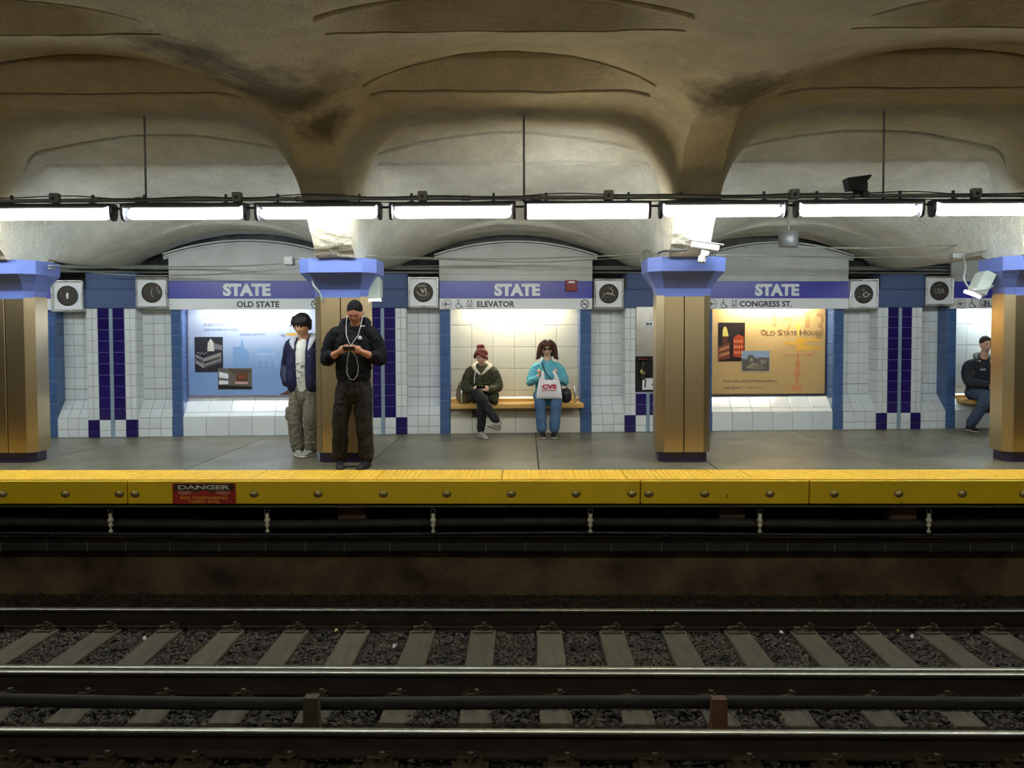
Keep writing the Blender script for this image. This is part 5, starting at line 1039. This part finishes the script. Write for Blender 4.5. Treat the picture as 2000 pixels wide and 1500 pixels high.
# ---- seated person in turquoise
def woman():
    t = thing('person', 'seated person in turquoise fleece and sunglasses holding a white carrier bag', 'person', (.325, 12.60, 0))
    Mh = RX(4); hc = (-.005, -.07, 1.245); B = Blob(); T = head(B, hc, Mh, .98)
    B.tub([(0, -.02, 1.02), (0, -.035, 1.09), (0, -.05, 1.15)], [.054, .050, .050])
    B.tub([(0, 0, .55), (0, 0, .8), (0, -.01, 1.0)], [(.15, .10), (.14, .09), (.14, .07)])
    for sx in (-1, 1):
        E = (sx*.26, -.06, .76); Wp = (sx*.125-.01, -.30, .86); B.tub([(sx*.17, -.01, .98), E], [.045, .04]); B.tub([E, Wp], [.04, .028]); hand(B, Wp, (-sx*.35, -.25, .75), (-sx*.4, -1, 0), curl=(55, 75, 45), mirror=sx, k=.95, thumb_in=.8)
        B.tub([(sx*.10, -.02, .56), (sx*.115, -.36, .53), (sx*.085, -.36, .09)], [.07, .05, .036])
    b = B.skin('body', skin_light, t, .005, 2); eyes(T, Mh, b, False, (186, 96, 92))
    g = MB()
    gl = mk('sunglass_lens', (14, 12, 12), .08)
    for sx in (-1, 1): Blob().ell(T((sx*.034, -.098, .006)), (.030, .008, .020), Mh, 14, 8).build('sunglass_lens', gl, t, True)
    Blob().tub([T((-.082, .0, .012)), T((-.066, -.085, .018)), T((0, -.105, .016)), T((.066, -.085, .018)), T((.082, .0, .012))], .0035, 6).build('sunglass_frame', gl, t, True)
    hair = mk('auburn_hair', (92, 52, 36), .5, var=.3, scale=40, bump=.4, bscale=120)
    H = Blob(); H.ell(T((0, .02, .045)), (.105, .11, .095), Mh); H.ell(T((0, .07, -.03)), (.115, .07, .12), Mh)
    for sx in (-1, 1): H.tub([T((sx*.04, -.05, .11)), T((sx*.098, -.04, .05)), T((sx*.115, -.02, -.05)), T((sx*.128, .0, -.12)), T((sx*.16, -.01, -.145))], [.036, .036, .042, .036, .012], 10)
    for k in range(7): x = -.054+.018*k; H.tub([T((x, -.05, .11)), T((x*1.1, -.094, .075)), T((x*1.15, -.102+abs(x)*.3, .045))], [.02, .015, .006], 8)
    H.skin('hair', hair, t, .005, 1)
    J = Blob(); J.tub([(0, -.02, .56), (0, -.02, .66), (0, -.015, .80), (0, -.01, .93), (0, -.005, 1.01), (0, -.01, 1.07)], [(.175, .145), (.175, .14), (.165, .13), (.175, .125), (.14, .10), (.072, .068)])
    for sx in (-1, 1): J.tub([(sx*.10, 0, .99), (sx*.165, 0, .965), (sx*.225, -.03, .86), (sx*.25, -.06, .765)], [.060, .064, .056, .056]); J.tub([(sx*.25, -.06, .765), (sx*.20, -.19, .80), (sx*.13, -.285, .85)], [.054, .047, .042])
    j = J.skin('turquoise_fleece', turq, t, .007, 2, .015, .085, 21)
    Blob().tub([(-.055, -.055, 1.085), (-.06, -.09, 1.04), (0, -.12, .985), (.06, -.09, 1.04), (.055, -.055, 1.085)], [(.018, .01), (.02, .01), (.008, .006), (.02, .01), (.018, .01)], ref=(0, 0, 1)).build('collar', turq, j, True)
    Blob().tub([(-.08, -.07, 1.05), (-.06, -.125, .98), (-.01, -.155, .88), (.06, -.165, .80), (.12, -.15, .70), (.17, -.10, .62)], .0075, 8).build('bag_strap', black_rubber, j, True)
    P = Blob(); 
    for sx in (-1, 1): P.tub([(sx*.09, .0, .56), (sx*.105, -.2, .565), (sx*.118, -.355, .54), (sx*.105, -.375, .36), (sx*.088, -.365, .13)], [.098, .092, .083, .072, .074])
    P.tub([(-.11, .02, .56), (.11, .02, .56)], [.10, .10]); P.skin('blue_jeans', denim, t, .008, 2, .009, .08, 6)
    shoe(shoe_black, sole_w, t, (-.088, -.375, .092), R(6), k=.92); shoe(shoe_black, sole_w, t, (.088, -.375, .092), R(-6), k=.92)
    bg = thing('carrier_bag', 'white plastic carrier bag with red lettering held on the lap of the person in turquoise', 'bag', (.325, 12.60-.42, 0))
    pm = mk('white_plastic', (222, 220, 226), .3, var=.05, bump=.3, bscale=14)
    vs = []; n = 8; rows = [(.555, .180, .035), (.60, .178, .045), (.70, .165, .045), (.80, .145, .035), (.845, .135, .022)]
    x0 = .015
    for z, hw, d in rows:
        for i in range(2*n+2):
            f = i/(n) if i <= n else (2*n+1-i)/n; sgn = -1 if i <= n else 1; x = x0-hw+2*hw*f; vs.append((x, sgn*d*(1-(2*f-1)**4)-.0+.006*math.sin(7*f*3+z*40), z+(.0 if z < .8 else -.03*(1-abs(2*f-1)**2)*(1 if z > .83 else .3))))
    L = 2*n+2; fs = [(k*L+i, k*L+(i+1) % L, (k+1)*L+(i+1) % L, (k+1)*L+i) for k in range(len(rows)-1) for i in range(L)]+[tuple(range(L))[::-1]]
    bb = MB().add(vs, fs).build('bag_body', pm, bg, True)
    for sx in (-1, 1): Blob().tub([(x0+sx*.095, -.01, .83), (x0+sx*.09, -.0, .88), (sx*.075+.0, .05, .935), (sx*.07, .06, .90)], [(.036, .010), (.022, .008), (.016, .008), (.012, .006)]).build('handle', pm, bg, True)
    cr = mk('crimson_print', (192, 20, 60), .4)
    text('CVS', (x0, .725), .20, .062, cr, bg, -.051, bold=.05); text('pharmacy', (x0, .672), .20, .036, cr, bg, -.051, bold=.01)
    hb = thing('handbag', 'small black handbag on the bench right of the person in turquoise', 'bag', (.595, 12.63, .457), R(-10))
    G = Blob(); G.tub([(0, 0, .05), (0, 0, .13), (0, 0, .19)], [(.075, .05), (.085, .05), (.06, .025)]); G.skin('bag_body', mk('black_leather', (22, 22, 26), .4), hb, .006, 2, .005, .05, 3)
    MB().tube([(-.06, 0, .18), (-.075, .0, .28), (-.09, .02, .36)], .006, 6).tube([(.04, 0, .18), (-.02, .0, .29), (-.08, .02, .36)], .006, 6).build('strap', black_rubber, hb, True)
woman()

# ---- seated person at the right, half hidden
def right_man():
    p = atY(1930, 672, 12.95); t = thing('person', 'seated short-haired person in dark sweatshirt with pale sleeve stripe, half behind a column', 'person', (p.x+.0, 13.15, 0), R(-4))
    Mh = RZ(4) @ RX(6); hc = (-.02, -.20, 1.285); B = Blob(); T = head(B, hc, Mh, 1.0)
    B.tub([(0, -.10, 1.04), (-.01, -.13, 1.12), (-.015, -.17, 1.19)], [.062, .058, .056]); B.tub([(0, 0, .55), (0, -.05, .8), (0, -.1, 1.0)], [(.15, .11), (.15, .11), (.15, .08)])
    for sx in (-1, 1):
        E = (sx*.25, -.22, .72); Wp = (sx*.06, -.42, .70); B.tub([(sx*.18, -.09, .99), E], [.05, .042]); B.tub([E, Wp], [.042, .03]); hand(B, Wp, (-sx*.8, -.4, -.3), (0, -.4, 1), curl=(25, 30, 20), mirror=sx)
    for sx, kx, ax, ay in ((-1, -.10, -.22, -.15), (1, .16, .14, -.3)): B.tub([(sx*.1, -.03, .56), (kx, -.42, .53), (ax, ay-.05, .09)], [.07, .05, .04])
    b = B.skin('body', skin_light, t, .005, 2); eyes(T, Mh, b, False, (176, 108, 100))
    Hh = Blob(); Hh.ell(T((0, .016, .04)), (.083, .100, .090), Mh); Hh.skin('hair', mk('dark_brown_hair', (40, 30, 26), .6, var=.2, scale=60, bump=.3), t, .005, 1)
    J = Blob(); J.tub([(0, -.0, .52), (0, -.02, .66), (0, -.05, .82), (0, -.08, .95), (0, -.09, 1.03)], [(.20, .16), (.205, .16), (.21, .15), (.20, .13), (.11, .09)])
    for sx in (-1, 1): J.tub([(sx*.12, -.09, .99), (sx*.20, -.09, .96), (sx*.255, -.15, .84), (sx*.255, -.23, .73)], [.085, .085, .08, .074]); J.tub([(sx*.255, -.22, .73), (sx*.16, -.33, .71), (sx*.08, -.41, .70)], [.07, .06, .05])
    j = J.skin('dark_sweatshirt', mk('charcoal_fleece', (34, 38, 48), .85, var=.15), t, .008, 2, .009, .10, 30)
    Blob().tub([(-.315, -.16, .87), (-.325, -.20, .79), (-.28, -.27, .725), (-.19, -.355, .70), (-.10, -.44, .70)], [.010]*5, 8).build('sleeve_stripe', mk('grey_stripe', (140, 142, 146), .8), j, True)
    Blob().tub([(-.11, -.10, 1.07), (-.09, -.02, 1.12), (0, .02, 1.13), (.09, -.02, 1.12), (.11, -.10, 1.07)], [.03, .035, .04, .035, .03]).skin('hood', mk('grey_hood', (96, 102, 104), .9), j, .006, 2)
    MB().box(-.10, -.02, -.222, -.208, .90, .93).build('chest_label', mk('lbl', (150, 152, 156), .7), j)
    P = Blob(); P.tub([(-.12, .0, .56), (.12, 0, .56)], [.10, .10])
    P.tub([(-.10, .0, .56), (-.11, -.25, .55), (-.10, -.42, .52), (-.16, -.33, .30), (-.215, -.22, .12)], [.10, .09, .085, .078, .072]); P.tub([(.10, .0, .56), (.16, -.42, .52), (.14, -.36, .12)], [.10, .085, .07])
    P.skin('blue_jeans', mk('mid_denim', (66, 84, 112), .8, var=.15), t, .008, 2, .010, .08, 31)
    shoe(shoe_black, sole_w, t, (-.225, -.20, .092), R(6)); shoe(shoe_black, sole_w, t, (.14, -.36, .092), R(-4))
right_man()
